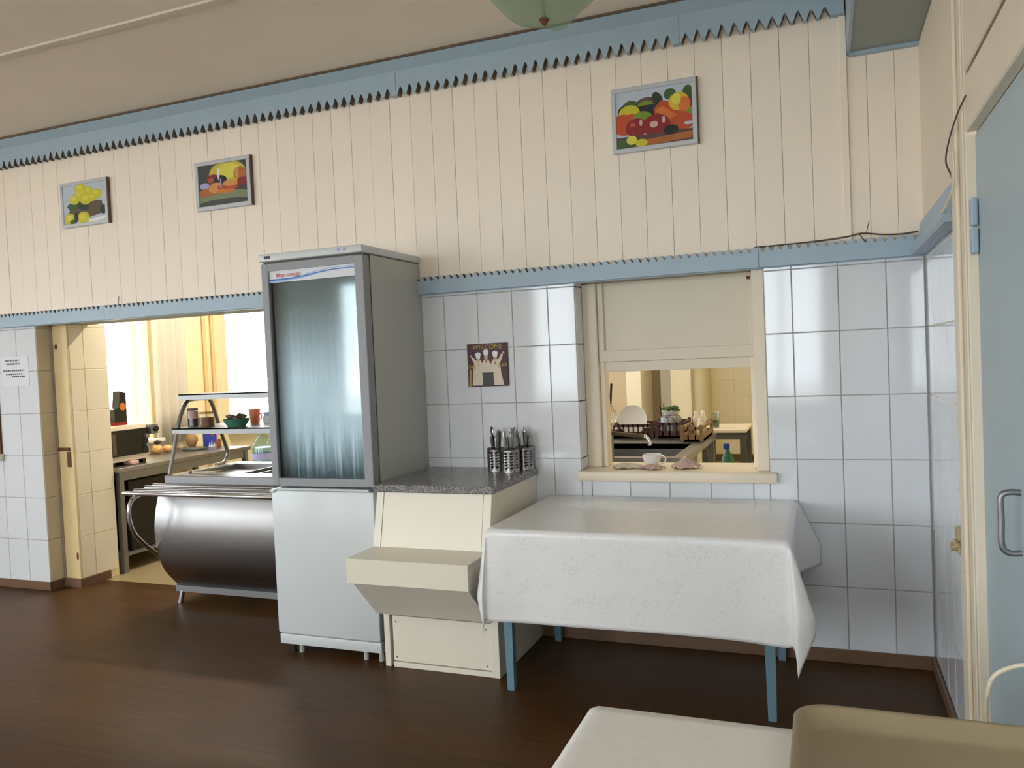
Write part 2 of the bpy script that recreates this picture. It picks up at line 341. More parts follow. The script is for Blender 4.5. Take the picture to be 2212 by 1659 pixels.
def tile_area(x0, x1, z0, z1, holes=()):
    xs = cuts(x0, x1, 0, TW); zs = cuts(z0, z1, Z0, TH)
    xs = sorted(set(xs+[h for H in holes for h in H[:2]])); zs = sorted(set(zs+[h for H in holes for h in H[2:]]))
    # cells whose extra cut lines do not touch a hole are merged back
    base_x = cuts(x0, x1, 0, TW); base_z = cuts(z0, z1, Z0, TH)
    for i in range(len(base_x)-1):
        for j in range(len(base_z)-1):
            rects = [(base_x[i], base_x[i+1], base_z[j], base_z[j+1])]
            for H in holes:
                nr = []
                for (a, b, c, d) in rects:
                    if b <= H[0]+1e-4 or a >= H[1]-1e-4 or d <= H[2]+1e-4 or c >= H[3]-1e-4: nr.append((a, b, c, d)); continue
                    if a < H[0]: nr.append((a, H[0], c, d))
                    if b > H[1]: nr.append((H[1], b, c, d))
                    if c < H[2]: nr.append((max(a, H[0]), min(b, H[1]), c, H[2]))
                    if d > H[3]: nr.append((max(a, H[0]), min(b, H[1]), H[3], d))
                rects = nr
            for (a, b, c, d) in rects: tile(wall, ((a+b)/2, 0, (c+d)/2), b-a, d-c)
tile_area(-.5, RX-.004, Z0, OPT+.01, [(HL, HR, HB-.03, HT+.1)])
def left_tiles():
    xs = [OPL, -3.387, -3.588, -3.79, -3.99]; zs = cuts(Z0, OPT+.01, Z0, TH)
    for i in range(len(xs)-1):
        for j in range(len(zs)-1): tile(wall, ((xs[i]+xs[i+1])/2, 0, (zs[j]+zs[j+1])/2), xs[i]-xs[i+1], zs[j+1]-zs[j])
left_tiles()
MB().box(LX, RX, .0025, .0042, 1.9, 3.15).build('board_backing', mat('backing_brown', (186, 164, 136), .8), wall)
# cream boards above the blue band
PW = .13; px = -.018-PW*31
PM = {}
def plank(parent, x0, x1, z0, z1, y=-.006):
    key = (round(x1-x0, 3), round(z1-z0, 3))
    if key not in PM: PM[key] = tile_mesh(x1-x0-.0016, z1-z0, .016, .0012, 'plank_cream', 'plank')
    o = bpy.data.objects.new('plank', PM[key]); COL.objects.link(o); o.parent = parent
    o.location = Vector(((x0+x1)/2, y+random.uniform(-.0012, .0012), (z0+z1)/2))-ORG[parent.name]; return o
x = px
while x < 2.06: plank(wall, x, min(x+PW, 2.062), 1.93, 3.10); x += PW
for a, b in ((2.09, 2.172), (2.172, 2.285), (2.285, RX)): plank(wall, a, b, 1.93, 3.0, y=-.003)
struct(MB().box(2.06, 2.09, -.016, .006, 1.95, 3.0, b=.002).build('trim_batten', 'plank_cream'))
# right wall
rw = MB(); DY0, DY1, DT = -1.32, -2.22, 2.09
rw.box(RX+G, RX+.25, DY0, WT, 0, CEIL); rw.box(RX+G, RX+.25, HY, DY1, 0, CEIL); rw.box(RX+G, RX+.25, DY1, DY0, DT, 2.243); rw.box(RX+G, RX+.25, DY1, DY0, 2.264, CEIL); rw.box(RX+.2, RX+.25, DY1, DY0, 2.243, 2.264)
rwall = struct(rw.build('wall_right', 'cream_wall', origin=(RX, 0, 0)))
ys = cuts(-1.1, 0, 0, TW); zs = cuts(Z0, OPT+.01, Z0, TH)
for i in range(len(ys)-1):
    for j in range(len(zs)-1): tile(rwall, (RX, (ys[i]+ys[i+1])/2, (zs[j]+zs[j+1])/2), ys[i+1]-ys[i], zs[j+1]-zs[j], axis='x')
MB().box(RX-.004, RX+.006, -1.1, 0, OPT+.1, CEIL-.37).build('upper_panel', 'cream_wall', rwall)
# back wall of the hall with its windows, left wall
bw = MB(); xs = [LX]+[v for a in sorted(HALLW) for v in a]+[RX]
bw.box(LX, RX, HY-.25, HY, 0, HZ[0]); bw.box(LX, RX, HY-.25, HY, HZ[1], CEIL)
for i in range(0, len(xs), 2): bw.box(xs[i], xs[i+1], HY-.25, HY, HZ[0], HZ[1])
struct(bw.build('wall_back', 'cream_wall'))
lw = MB(); lys = [HY-.2]+[v for a in SIDEW for v in a]+[WT]
lw.box(LX-.25, LX, HY-.2, WT, 0, HZ[0]); lw.box(LX-.25, LX, HY-.2, WT, HZ[1], CEIL)
for i in range(0, len(lys), 2): lw.box(LX-.25, LX, lys[i], lys[i+1], HZ[0], HZ[1])
struct(lw.build('wall_left', 'cream_wall'))
def window(n, axis, a, b, z0, z1, pos, bars=1):
    f = MB(); t = .05
    def bx(mb, u0, u1, w0, w1, d0, d1): return mb.box(u0, u1, pos+d0, pos+d1, w0, w1) if axis == 'y' else mb.box(pos+d0, pos+d1, u0, u1, w0, w1)
    bx(f, a, b, z0, z0+t, -.04, .04); bx(f, a, b, z1-t, z1, -.04, .04); bx(f, a, a+t, z0+t, z1-t, -.04, .04); bx(f, b-t, b, z0+t, z1-t, -.04, .04)
    for k in range(bars):
        c = a+(b-a)*(k+1)/(bars+1); bx(f, c-t/2, c+t/2, z0+t, z1-t, -.03, .03)
    o = struct(f.build('window_%d' % n, 'white_frame'))
    e = [a+(b-a)*k/(bars+1) for k in range(bars+2)]
    for k in range(bars+1): bx(MB(), e[k]+t/2, e[k+1]-t/2, z0+t, z1-t, -.004, .004).build('pane', 'window_glass', o)
    return o
for i, (a, b) in enumerate(HALLW): window(i+1, 'y', a, b, HZ[0], HZ[1], HY-.1)
for i, (a, b) in enumerate(SIDEW): window(i+5, 'x', a, b, HZ[0], HZ[1], LX-.1)
# kitchen shell
kl = MB(); ksp = [.3]+[v for a in KITW for v in a]+[7.2]
kl.box(KX-.3, KX, .3, 7.2, 0, KZ[0]); kl.box(KX-.3, KX, .3, 7.2, KZ[1], CEIL)
for i in range(0, len(ksp), 2): kl.box(KX-.3, KX, ksp[i], ksp[i+1], KZ[0], KZ[1])
klw = struct(kl.build('wall_kitchen_left', 'kitchen_wall', origin=(KX, 0, 0)))
for i, (a, b) in enumerate(KITW):
    wn = window(i+11, 'x', a, b, KZ[0], KZ[1], KX-.2)
    box('window_sill', 'white_frame', wn, KX-.16, KX+.1, a-.06, b+.06, KZ[0]-.03, KZ[0]+.005, b=.006)
    bl = MB(); z = KZ[0]+.12
    while z < KZ[1]-.04:
        bl.prism([(KX-.082, z+.001), (KX-.062, z-.001), (KX-.062, z), (KX-.082, z+.002)], 'y', a+.03, b-.03); z += .03
    q = bl.build('blind_slats', 'blind_slat', wn); q['kind'] = 'stuff'
    box('blind_headrail', 'white_frame', wn, KX-.1, KX-.05, a+.02, b-.02, KZ[1]-.04, KZ[1])
    box('blind_bottom_bar', 'white_frame', wn, KX-.09, KX-.058, a+.03, b-.03, KZ[0]+.09, KZ[0]+.105)
kb = MB().box(KX, RX+.2, 7.0, 7.25, 0, CEIL); kback = struct(kb.build('wall_kitchen_back', 'kitchen_wall', origin=(0, 7, 0)))
struct(MB().box(RX, RX+.2, .3, 7.0, 0, CEIL).build('wall_kitchen_right', 'kitchen_wall'))
struct(MB().box(-.9, RX, 6.985, 7.0, 0, .09).build('baseboard_kitchen', mat('olive_base', (96, 84, 52), .6)))
for i in range(9):                                   # tiles on the kitchen's far wall, seen through the hatch
    for j in range(8):
        tile(kback, (.62+.2*i+.1, 6.995, .09+.25*j+.125), .2, .25, m='kitchen_tile')
# piers of the kitchen's far end, at their own depths
def pier(name, m, x0, x1, y0, y1, z1=CEIL): return struct(MB().box(x0, x1, y0, y1, 0, z1, b=.004).build(name, m))
pier('wall_pier_tan', 'kitchen_tan', -1.5, -.4, 6.0, 6.6)
pier('wall_pier_end', 'kitchen_tile', -.398, -.21, 5.95, 6.65)
pier('wall_pier_box', 'white_frame', -.09, .1, 6.6, 6.98)
pier('wall_pier_tiled', 'kitchen_tile', .1, .36, 6.3, 6.98)
struct(MB().cyl((.52, 6.2, 0), (.52, 6.2, CEIL), .105, n=28).build('trim_column', mat('column_olive', (190, 178, 140), .5), smooth=True))
# passage reveal, old door jamb and tiled nib
rev = struct(MB().box(OPL-.0055, OPL-G, G, .13, 0, OPT).build('wall_reveal', 'grout', origin=(OPL, 0, 0)))
for j in range(len(zs)-1): tile(rev, (OPL, .067, (zs[j]+zs[j+1])/2), .126, zs[j+1]-zs[j], axis='x', m='beige_tile', flip=-1)
nib = struct(MB().box(OPL-.2, -3.03-G, .136, .45, 0, OPT).box(KX, OPL-.2, WT, .45, 0, CEIL).build('wall_nib', 'kitchen_wall', origin=(-3.03, .3, 0)))
yz = [.132, .25, .45]
for i in range(2):
    for j in range(len(zs)-1): tile(nib, (-3.03, (yz[i]+yz[i+1])/2, (zs[j]+zs[j+1])/2), yz[i+1]-yz[i], zs[j+1]-zs[j], axis='x', m='kitchen_tile', flip=-1)
jamb = struct(MB().box(OPL+.001, -3.031, .118, .135, 0, OPT, b=.003).build('trim_jamb', mat('jamb_paint', (228, 204, 152), .5, var=.08, scale=14)))
box('seam_strip', mat('seam_grey', (150, 134, 120), .7), jamb, OPL+.001, OPL+.018, .112, .119, 0, OPT)
box('strike_plate', 'rust', jamb, -3.175, -3.06, .106, .119, .975, 1.0, b=.002)
box('keyhole_plate', 'rust', jamb, -3.09, -3.055, .11, .119, .86, .97, b=.003)
MB().blob((-3.14, .118, 1.72), .016, .004, .02).build('patched_hole', 'rust', jamb)
MB().blob((-3.05, .117, .22), .010, .004, .03).build('patched_hole', 'rust', jamb)
struct(MB().box(OPL, -3.03, .1, .118, 0, .06).build('baseboard_jamb', 'wood_base'))
struct(MB().box(-3.03, -3.012, .1, .36, 0, .06).build('baseboard_nib', 'wood_base'))
struct(MB().box(OPL, OPL+.015, 0, .1, 0, .06).build('baseboard_reveal', 'wood_base'))
struct(MB().box(LX, OPL+.015, -.016, -.002, 0, .06, b=.003).build('baseboard_left', 'wood_base'))
struct(MB().box(.5, RX-.016, -.016, -.002, 0, .062, b=.003).build('baseboard_front', 'wood_base'))
struct(MB().box(RX-.016, RX-.002, -1.1, -.0, 0, .062, b=.003).build('baseboard_right', 'wood_base'))
# toothed blue boards: the crown under the ceiling and the band above the tiles
mat('shaded_edge', (104, 94, 84), .85, var=.15, scale=40)  # dark tone for the shaded sides of the teeth
def toothed(name, x0, x1, y0, y1, zflat, zt, notch, pitch, w_, up):
    xx = x0+pitch*.5; sg = -1 if up else 1; row = []
    while xx+w_ < x1:
        j = random.uniform(-.12, .12)*notch
        row += [(xx-w_/2, zt), (xx-w_*.08, zt+sg*(notch+j)), (xx+w_*.08, zt+sg*(notch+j)), (xx+w_/2, zt)]; xx += pitch
    o = struct(MB().prism([(x0, zflat), (x0, zt)]+row+[(x1, zt), (x1, zflat)], 'y', y0, y1).build(name, 'blue_paint'))
    o.data.materials.append(M['shaded_edge'])          # shade on the sides of the teeth, put in as a darker colour
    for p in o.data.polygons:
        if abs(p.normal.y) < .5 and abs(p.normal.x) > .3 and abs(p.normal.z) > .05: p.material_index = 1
    return o
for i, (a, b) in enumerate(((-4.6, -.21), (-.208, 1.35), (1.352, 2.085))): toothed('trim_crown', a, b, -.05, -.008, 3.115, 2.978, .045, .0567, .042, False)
struct(MB().prism([(-.045, 3.105), (-.09, 3.15), (-.09, 3.158), (0, 3.158), (0, 3.105)], 'x', -4.6, 2.1).build('trim_cornice', 'blue_paint'))
struct(MB().box(-4.6, 2.1, -.1, 0, 3.158, CEIL).build('trim_shadow_line', mat('shadow_brown', (104, 88, 76), .8)))  # brown strip stands in for the dark shadow line below the ceiling
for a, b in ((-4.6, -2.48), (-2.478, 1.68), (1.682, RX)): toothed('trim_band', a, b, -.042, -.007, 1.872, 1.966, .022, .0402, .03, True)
struct(MB().box(-4.6, RX, -.008, .02, 1.868, 1.95).build('trim_band_back', 'blue_paint'))
# blue ledge on the right wall, duct box under the ceiling
lg = struct(MB().prism([(RX-.055, 1.872), (RX-.062, 1.885), (RX-.05, 1.93), (RX-.022, 1.935), (RX-.022, 2.01), (RX-.002, 2.015), (RX-.002, 1.872)], 'y', -1.06, -.03).build('trim_ledge', 'blue_paint'))
box('end_cap', 'paper', lg, RX-.024, RX-.02, -1.055, -1.0, 1.945, 1.985)
du = struct(MB().box(2.105, RX, -7.0, -.001, 2.806, CEIL).build('trim_duct', mat('duct_blue', (150, 160, 158), .5, var=.03)))
box('duct_lip', 'blue_paint', du, 2.1, RX, -.03, -.001, 2.79, 2.806); box('duct_edge', 'blue_paint', du, 2.092, 2.105, -7.0, -.001, 2.8, CEIL)
# door in the right wall: casing, header, leaf
cs = struct(MB().box(RX-.03, RX+.004, -1.32, -1.1, 0, 2.806, b=.004).build('trim_door_casing', 'cream_paint'))
box('casing_bead', 'cream_paint', cs, RX-.042, RX-.03, -1.22, -1.13, 0, 2.806, b=.004)
box('casing_edge', 'cream_paint', cs, RX-.036, RX-.03, -1.318, -1.27, 0, 2.806, b=.002)
hd = struct(MB().box(RX-.028, RX+.004, DY1, -1.32, DT, 2.245, b=.004).build('trim_door_header', 'cream_paint'))
box('header_board', 'cream_paint', hd, RX-.028, RX+.004, DY1, -1.32, 2.262, 2.62, b=.004)
dr = struct(MB().box(RX-.004, RX+.036, DY1+.002, DY0-.006, .008, DT-.008, b=.003).build('door_1', 'door_blue'))
box('hinge', 'blue_paint', dr, RX-.024, RX-.006, -1.36, -1.322, 1.815, 1.895, b=.004); box('hinge', 'blue_paint', dr, RX-.024, RX-.006, -1.36, -1.322, 1.735, 1.808, b=.004)
hx, hy = RX-.045, -1.80
MB().tube(spline([(RX-.004, hy, 1.118), (RX-.03, hy, 1.118), (hx, hy, 1.105), (hx, hy, 1.05), (hx, hy, .99), (RX-.03, hy, .972), (RX-.004, hy, .972)], 6), .0075, 10).build('handle', 'steel_flat', dr, smooth=True)
# latch on the right wall beside the casing
lt = thing('wall_latch', (RX-.02, -.95, .775), 'small worn cream latch on the tiles beside the door casing', 'latch')
box('backplate', 'brass', lt, RX-.03, RX-.0005, -.985, -.925, .765, .855, b=.004)
MB().cyl((RX-.05, -.965, .79), (RX-.028, -.965, .79), .015).build('knob', 'brass', lt, smooth=True); box('bolt', 'brass', lt, RX-.044, RX-.03, -1.03, -.955, .80, .815, b=.003)
# socket box at the left edge
so = thing('socket_box', (-3.585, -.01, .92), 'beige socket box on white tiles at the left edge', 'socket')
box('cover', 'laminate', so, -3.64, -3.572, -.035, -.001, .92, .97, b=.006); box('wire_duct', 'rust', so, -3.6, -3.588, -.015, -.001, .97, 1.4)

# ------------------------------------------------------------------ hatch: frame, sash, sill
hf = thing('serving_hatch', (1.23, .14, .893), 'cream wooden serving hatch with its sash raised above the draped table', 'hatch')
box('jamb', 'cream_paint', hf, HL+.001, .835, .12, .24, .893, 1.874, b=.004); box('jamb', 'cream_paint', hf, 1.638, HR-.001, .03, .24, .893, 1.874, b=.004)
box('guide_rail', 'cream_paint', hf, .835, .862, .15, .24, .893, 1.874, b=.003); box('guide_rail', 'cream_paint', hf, 1.612, 1.638, .15, .24, .893, 1.874, b=.003)
sa = box('sash', 'hatch_panel', hf, .86, 1.612, .158, .17, 1.50, 1.873)
box('stile', 'hatch_panel', sa, .836, .868, .14, .18, 1.45, 1.873, b=.003); box('stile', 'hatch_panel', sa, 1.605, 1.637, .14, .18, 1.45, 1.873, b=.003)
box('bottom_rail', 'hatch_panel', sa, .836, 1.637, .138, .18, 1.452, 1.512, b=.003); box('lower_board', 'hatch_panel', sa, .85, 1.63, .16, .19, 1.398, 1.452, b=.003)
box('pull_ring', 'rust', sa, 1.607, 1.625, .115, .139, 1.835, 1.85, b=.004)
si = struct(MB().box(HL-.014, HR+.036, -.05, 0, .843, .893, b=.01).box(HL, HR, -.01, .32, .862, .893).build('trim_hatch_sill', 'cream_paint', smooth=True))
hrv = struct(MB().box(HL-.004, HL, .0, .12, .893, OPT).build('wall_hatch_reveal', 'grout', origin=(HL, 0, 0)))
for j in range(len(zs)-1):
    a, b = max(zs[j], .893), zs[j+1]
    if b > a: tile(hrv, (HL+.003, .06, (a+b)/2), .118, b-a, axis='x', m='white_tile', flip=-1)

# ------------------------------------------------------------------ display fridge
FX0, FX1, FY = -.748, -.135, -.6
fr = thing('display_fridge', ((FX0+FX1)/2, -.3, 0), 'tall white fridge with a grey framed misted glass door above', 'fridge')
bd = MB(); bd.box(FX0, FX1, -.53, -.005, .07, .87); bd.box(FX0, FX0+.035, -.53, -.005, .87, 2.04); bd.box(FX1-.035, FX1, -.53, -.005, .87, 2.04); bd.box(FX0+.035, FX1-.035, -.04, -.005, .87, 2.04)
bd.build('body', 'fridge_side', fr)
box('liner_back', 'fridge_liner', fr, FX0+.036, FX1-.036, -.07, -.041, .88, 2.03); box('liner_floor', 'fridge_liner', fr, FX0+.036, FX1-.036, -.52, -.07, .87, .89)
tp = box('top_cover', 'fridge_white', fr, FX0-.004, FX1+.006, -.615, -.005, 2.046, 2.085, b=.008)
box('badge', 'ink', tp, FX0+.035, FX0+.075, -.617, -.614, 2.058, 2.074, b=.001)
for k in (0, 1): MB().cyl((-.262+.035*k, -.614, 2.068), (-.262+.035*k, -.617, 2.068), .009, n=12).build('dial_mark', 'c_lav', tp)
box('hinge_gap', 'fridge_dark', fr, FX0+.006, FX1-.002, -.585, -.02, 2.036, 2.047)
dF = MB(); a, b, c, d_ = FX0, FX1, .885, 2.036; g0, g1, g2, g3 = FX0+.043, FX1-.052, .925, 1.998
dF.box(a, g0, FY, -.54, c, d_, b=.005); dF.box(g1, b, FY, -.54, c, d_, b=.005); dF.box(g0-.002, g1+.002, FY+.002, -.54, c, g2); dF.box(g0-.002, g1+.002, FY+.002, -.54, g3, d_)
gd = dF.build('glass_door', 'fridge_grey', fr)
box('glass', 'fogged_glass', gd, g0, g1, -.58, -.574, g2, 1.94)
box('gasket', 'fridge_dark', gd, FX0+.012, FX1-.004, -.54, -.53, .9, 2.03)
bn = box('header_sign', 'paper', gd, g0, g1, -.588, -.57, 1.938, g3)
def ribbon(name, m, f0, f1, y):
    xs = [g0+(g1-g0)*i/24 for i in range(25)]
    MB().prism([(x_, f0((x_-g0)/(g1-g0))) for x_ in xs]+[(x_, f1((x_-g0)/(g1-g0))) for x_ in reversed(xs)], 'y', y, y+.0006).build(name, m, bn)
sw = lambda t: 1.944+.034*(1/(1+math.exp(-(t-.5)*9)))
ribbon('blue_wave', mat('c_wave', (66, 112, 196), .5), lambda t: sw(t)+.003-.001*t, lambda t: sw(t)+.012-.007*t, -.5888)
ribbon('light_wave', mat('c_wave2', (150, 186, 226), .5), lambda t: sw(t)-.004+.004*t, lambda t: sw(t)+.003-.001*t, -.5886)
ribbon('thin_wave', mat('c_wave3', (120, 160, 214), .5), lambda t: sw(t)+.013-.002*t if t > .3 else sw(t)+.010, lambda t: sw(t)+.016-.003*t if t > .3 else sw(t)+.0105, -.5887)
text('lettering', 'Мир холода', .028, 'red_ink', bn, (g0+.115, -.589, 1.972), FRONT, shear=.3, sx=.95)
for k, z in enumerate((1.12, 1.36, 1.60, 1.80)):
    sh = MB()
    for i in range(14): xx = FX0+.05+i*(FX1-FX0-.1)/13; sh.cyl((xx, -.5, z), (xx, -.08, z), .0025, n=6)
    sh.cyl((FX0+.04, -.5, z), (FX1-.04, -.5, z), .005, n=8); sh.cyl((FX0+.04, -.09, z), (FX1-.04, -.09, z), .005, n=8)
    sh.box(FX0+.04, FX1-.04, -.525, -.505, z-.012, z+.014); sh.build('shelf', 'wire_white', fr)
ld = box('lower_door', 'fridge_white', fr, FX0-.008, FX1-.003, FY-.005, -.535, .108, .862, b=.012)
box('door_lip', 'fridge_white', ld, FX0+.02, FX1-.03, FY-.004, -.54, .862, .874, b=.003); box('hinge', 'fridge_white', ld, FX0-.012, FX0+.02, FY-.012, -.56, .848, .866, b=.004)
kp = box('kick_panel', 'fridge_white', fr, FX0-.004, FX1-.003, FY+.003, -.53, .05, .104, b=.006)
box('kick_gap', 'fridge_dark', fr, FX0+.01, FX1-.01, FY+.02, -.52, .1, .112)
for xx in (FX0+.05, FX0+.1, FX1-.12, FX1-.03): MB().cyl((xx, -.555, 0), (xx, -.555, .05), .014, .012, n=10).build('foot', 'fridge_side' if xx > FX0+.06 else 'black_plastic', fr)
for xx in (FX0+.05, FX1-.05): MB().cyl((xx, -.05, 0), (xx, -.05, .07), .018, n=10).build('foot', 'black_plastic', fr)

# ------------------------------------------------------------------ cutlery counter
CX0, CX1 = -.11, .503
cb = thing('cutlery_cabinet', ((CX0+CX1)/2, -.3, 0), 'cream cabinet with sloped front and projecting hopper shelf next to fridge', 'cabinet')
prof = [(-.61, 0), (-.61, .275), (-.665, .30), (-.672, .61), (-.612, .868), (-.004, .868), (-.004, 0)]
MB().prism(prof, 'x', CX1-.02, CX1).build('side_panel', 'laminate', cb); MB().prism(prof, 'x', CX0, CX0+.02).build('side_panel', 'laminate', cb)
box('back_panel', 'laminate', cb, CX0+.02, CX1-.02, -.02, -.006, .02, .866)
def slope(name, x0, x1, t, m='laminate', z0=.61, z1=.866):
    ya = -.672+(z0-.61)/(.868-.61)*.06; yb = -.672+(z1-.61)/(.868-.61)*.06
    return MB().prism([(ya-t, z0), (ya+.014, z0), (yb+.014, z1), (yb-t, z1)], 'x', x0, x1).build(name, m, cb)
slope('upper_front', CX0+.0425, CX1-.0425, .001); slope('front_stile', CX0+.001, CX0+.0395, .003); slope('front_stile', CX1-.0395, CX1-.001, .003)
# hopper shelf: flat box with a tapering underside
hp = MB(); yf, yb = -.915, -.668; za, zb, zc_ = .612, .497, .285
hp.box(CX0, CX1, yf, yb, zb, za, b=.0015)
V = [hp.bm.verts.new(p) for p in ((CX0+.03, yf+.006, zb), (CX1-.004, yf+.006, zb), (CX1-.004, yb, zb), (CX0+.03, yb, zb), (CX0+.004, yb-.012, zc_), (CX1-.004, yb-.012, zc_), (CX1-.004, yb+.02, zc_), (CX0+.004, yb+.02, zc_))]
for f in ((0, 1, 5, 4), (1, 2, 6, 5), (2, 3, 7, 6), (3, 0, 4, 7), (4, 5, 6, 7), (3, 2, 1, 0)): hp.bm.faces.new([V[i] for i in f])
hs = hp.build('hopper', 'laminate', cb)
box('edge_band', 'laminate_edge', hs, CX1-.001, CX1+.001, yf+.002, yb, za-.02, za-.001)
box('plinth_post', 'laminate', cb, CX0+.0, CX0+.032, -.612, -.56, 0, .285, b=.002); box('plinth_post', 'laminate', cb, CX1-.04, CX1+.001, -.613, -.56, 0, .285, b=.002)
box('inner_panel', 'laminate', cb, CX0+.02, CX1-.02, -.5, -.485, .02, .29)
lp_ = box('lower_panel', 'laminate', cb, CX0+.046, CX1-.03, -.607, -.588, .03, .255, b=.002)
for xx, zz in ((CX0+.065, .225), (CX0+.065, .05), (CX1-.065, .225), (CX1-.065, .05)): MB().cyl((xx, -.6095, zz), (xx, -.606, zz), .004, n=8).build('screw', 'screw', lp_)
box('toe_strip', 'laminate', cb, CX0+.046, CX1-.03, -.612, -.59, .0, .026, b=.002)
wt = tag(MB().box(CX0-.012, CX1+.014, -.632, -.002, .870, .905, b=.003).build('worktop', 'granite'), 'speckled grey granite-look worktop on the cream cabinet', 'worktop')
# cutlery holders and their cutlery
def holder(x, y, label):
    z = .9055; h = thing('cutlery_holder', (x, y, z), label, 'cutlery holder', 'steel cutlery holders on the worktop')
    mb = MB(); n = 40; lv = [0, .022]
    for i in range(6): lv += [lv[-1]+.0042, lv[-1]+.0145]
    lv.append(.12); R = [[mb.bm.verts.new((x+.0475*math.cos(2*PI*j/n), y+.0475*math.sin(2*PI*j/n), z+zz)) for j in range(n)] for zz in lv]
    for i in range(len(lv)-1):
        for j in range(n):
            if 1 <= i < 13 and i % 2 == 1 and j % 4 < 2: continue          # drain slots cut through the wall
            mb.bm.faces.new((R[i][j], R[i][(j+1) % n], R[i+1][(j+1) % n], R[i+1][j]))
    mb.bm.faces.new(R[0][::-1]); c = mb.build('cup', 'steel', h, smooth=True, angle=50); c.modifiers.new('thickness', 'SOLIDIFY').thickness = .0012
    MB().tube([(x+.0475*math.cos(2*PI*j/32), y+.0475*math.sin(2*PI*j/32), z+.12) for j in range(33)], .0016, 6, cap=False).build('rim', 'steel', h, smooth=True)
    return h
HOLD = [(.33, -.13, 'steel cutlery holder leftmost of three on the granite worktop'), (.425, -.165, 'steel cutlery holder in the middle, nearest the worktop edge'), (.465, -.062, 'steel cutlery holder at the right, nearest the tiled wall')]
for hx_, hy_, lb in HOLD: holder(hx_, hy_, lb)
proto = {}
def cutlery(kind, p, lean, az, roll, L, label, group):
    if kind not in proto:
        mb = MB(); prof = [(0, .004), (.3, .004), (.6, .005), (.8, .0075), (.93, .0095), (.98, .007), (1, .002)] if kind == 0 else [(0, .003), (.35, .0035), (.62, .008), (.8, .0085), (.94, .007), (1, .002)]
        mb.tube([(0, 0, t) for t, _ in prof], [r for _, r in prof], 10, flat=.26); o = mb.build('spoon' if kind == 0 else 'table_knife', 'cutlery_metal', smooth=True, origin=(0, 0, 0)); proto[kind] = o
    else:
        o = proto[kind].copy(); COL.objects.link(o)
    o.location = p; o.scale = (1, 1, L)
    q = Vector((math.sin(lean)*math.cos(az), math.sin(lean)*math.sin(az), math.cos(lean)))
    o.rotation_mode = 'QUATERNION'; o.rotation_quaternion = q.to_track_quat('Z', 'Y') @ Matrix.Rotation(roll, 4, 'Z').to_quaternion()
    tag(o, label, 'cutlery', group)
hn = ['leftmost', 'middle', 'rightmost']
for hi, (hx_, hy_, _) in enumerate(HOLD):
    for k in range(12):
        az = random.uniform(0, 2*PI); r = random.uniform(.0, .022); kd = random.randint(0, 1) if k > 1 else k
        cutlery(kd, (hx_+r*math.cos(az), hy_+r*math.sin(az), .914), random.uniform(.04, .17), az+random.uniform(-.3, .3), random.uniform(0, PI), random.uniform(.17, .225),
                'steel %s standing in the %s cutlery holder' % ('spoon' if kd == 0 else 'knife', hn[hi]), 'cutlery in the %s holder' % hn[hi])

# ------------------------------------------------------------------ tables
def table(name, x0, x1, y0, y1, z, label, legs, mtop='laminate'):
    t = thing(name, ((x0+x1)/2, (y0+y1)/2, 0), label, 'table')
    box('table_top', mtop, t, x0, x1, y0, y1, z-.028, z, b=.003)
    (ax, ay), (bx_, by) = (min(l[0] for l in legs), min(l[1] for l in legs)), (max(l[0] for l in legs), max(l[1] for l in legs))
    for yy in (ay, by): box('apron', 'leg_blue', t, ax, bx_, yy-.01, yy+.01, z-.1, z-.03)
    for xx in (ax, bx_): box('apron', 'leg_blue', t, xx-.01, xx+.01, ay, by, z-.1, z-.03)
    for lx, ly in legs:
        mb = MB(); r0, r1 = .016, .026
        V = [mb.bm.verts.new((lx+sx*r, ly+sy*r, zz)) for zz, r in ((0, r0), (z-.03, r1)) for sx, sy in ((-1, -1), (1, -1), (1, 1), (-1, 1))]
        for f in ((3, 2, 1, 0), (4, 5, 6, 7), (0, 1, 5, 4), (1, 2, 6, 5), (2, 3, 7, 6), (3, 0, 4, 7)): mb.bm.faces.new([V[i] for i in f])
        mb.build('leg', 'leg_blue', t)
    return t
TX0, TX1, TY0, TY1, TZ = .575, 1.808, -.85, -.012, .757
table('dining_table', TX0, TX1, TY0, TY1, TZ, 'light blue legged dining table against tiled wall under long white cloth', [(.6, -.705), (1.722, -.705), (.612, -.06), (1.728, -.04)])
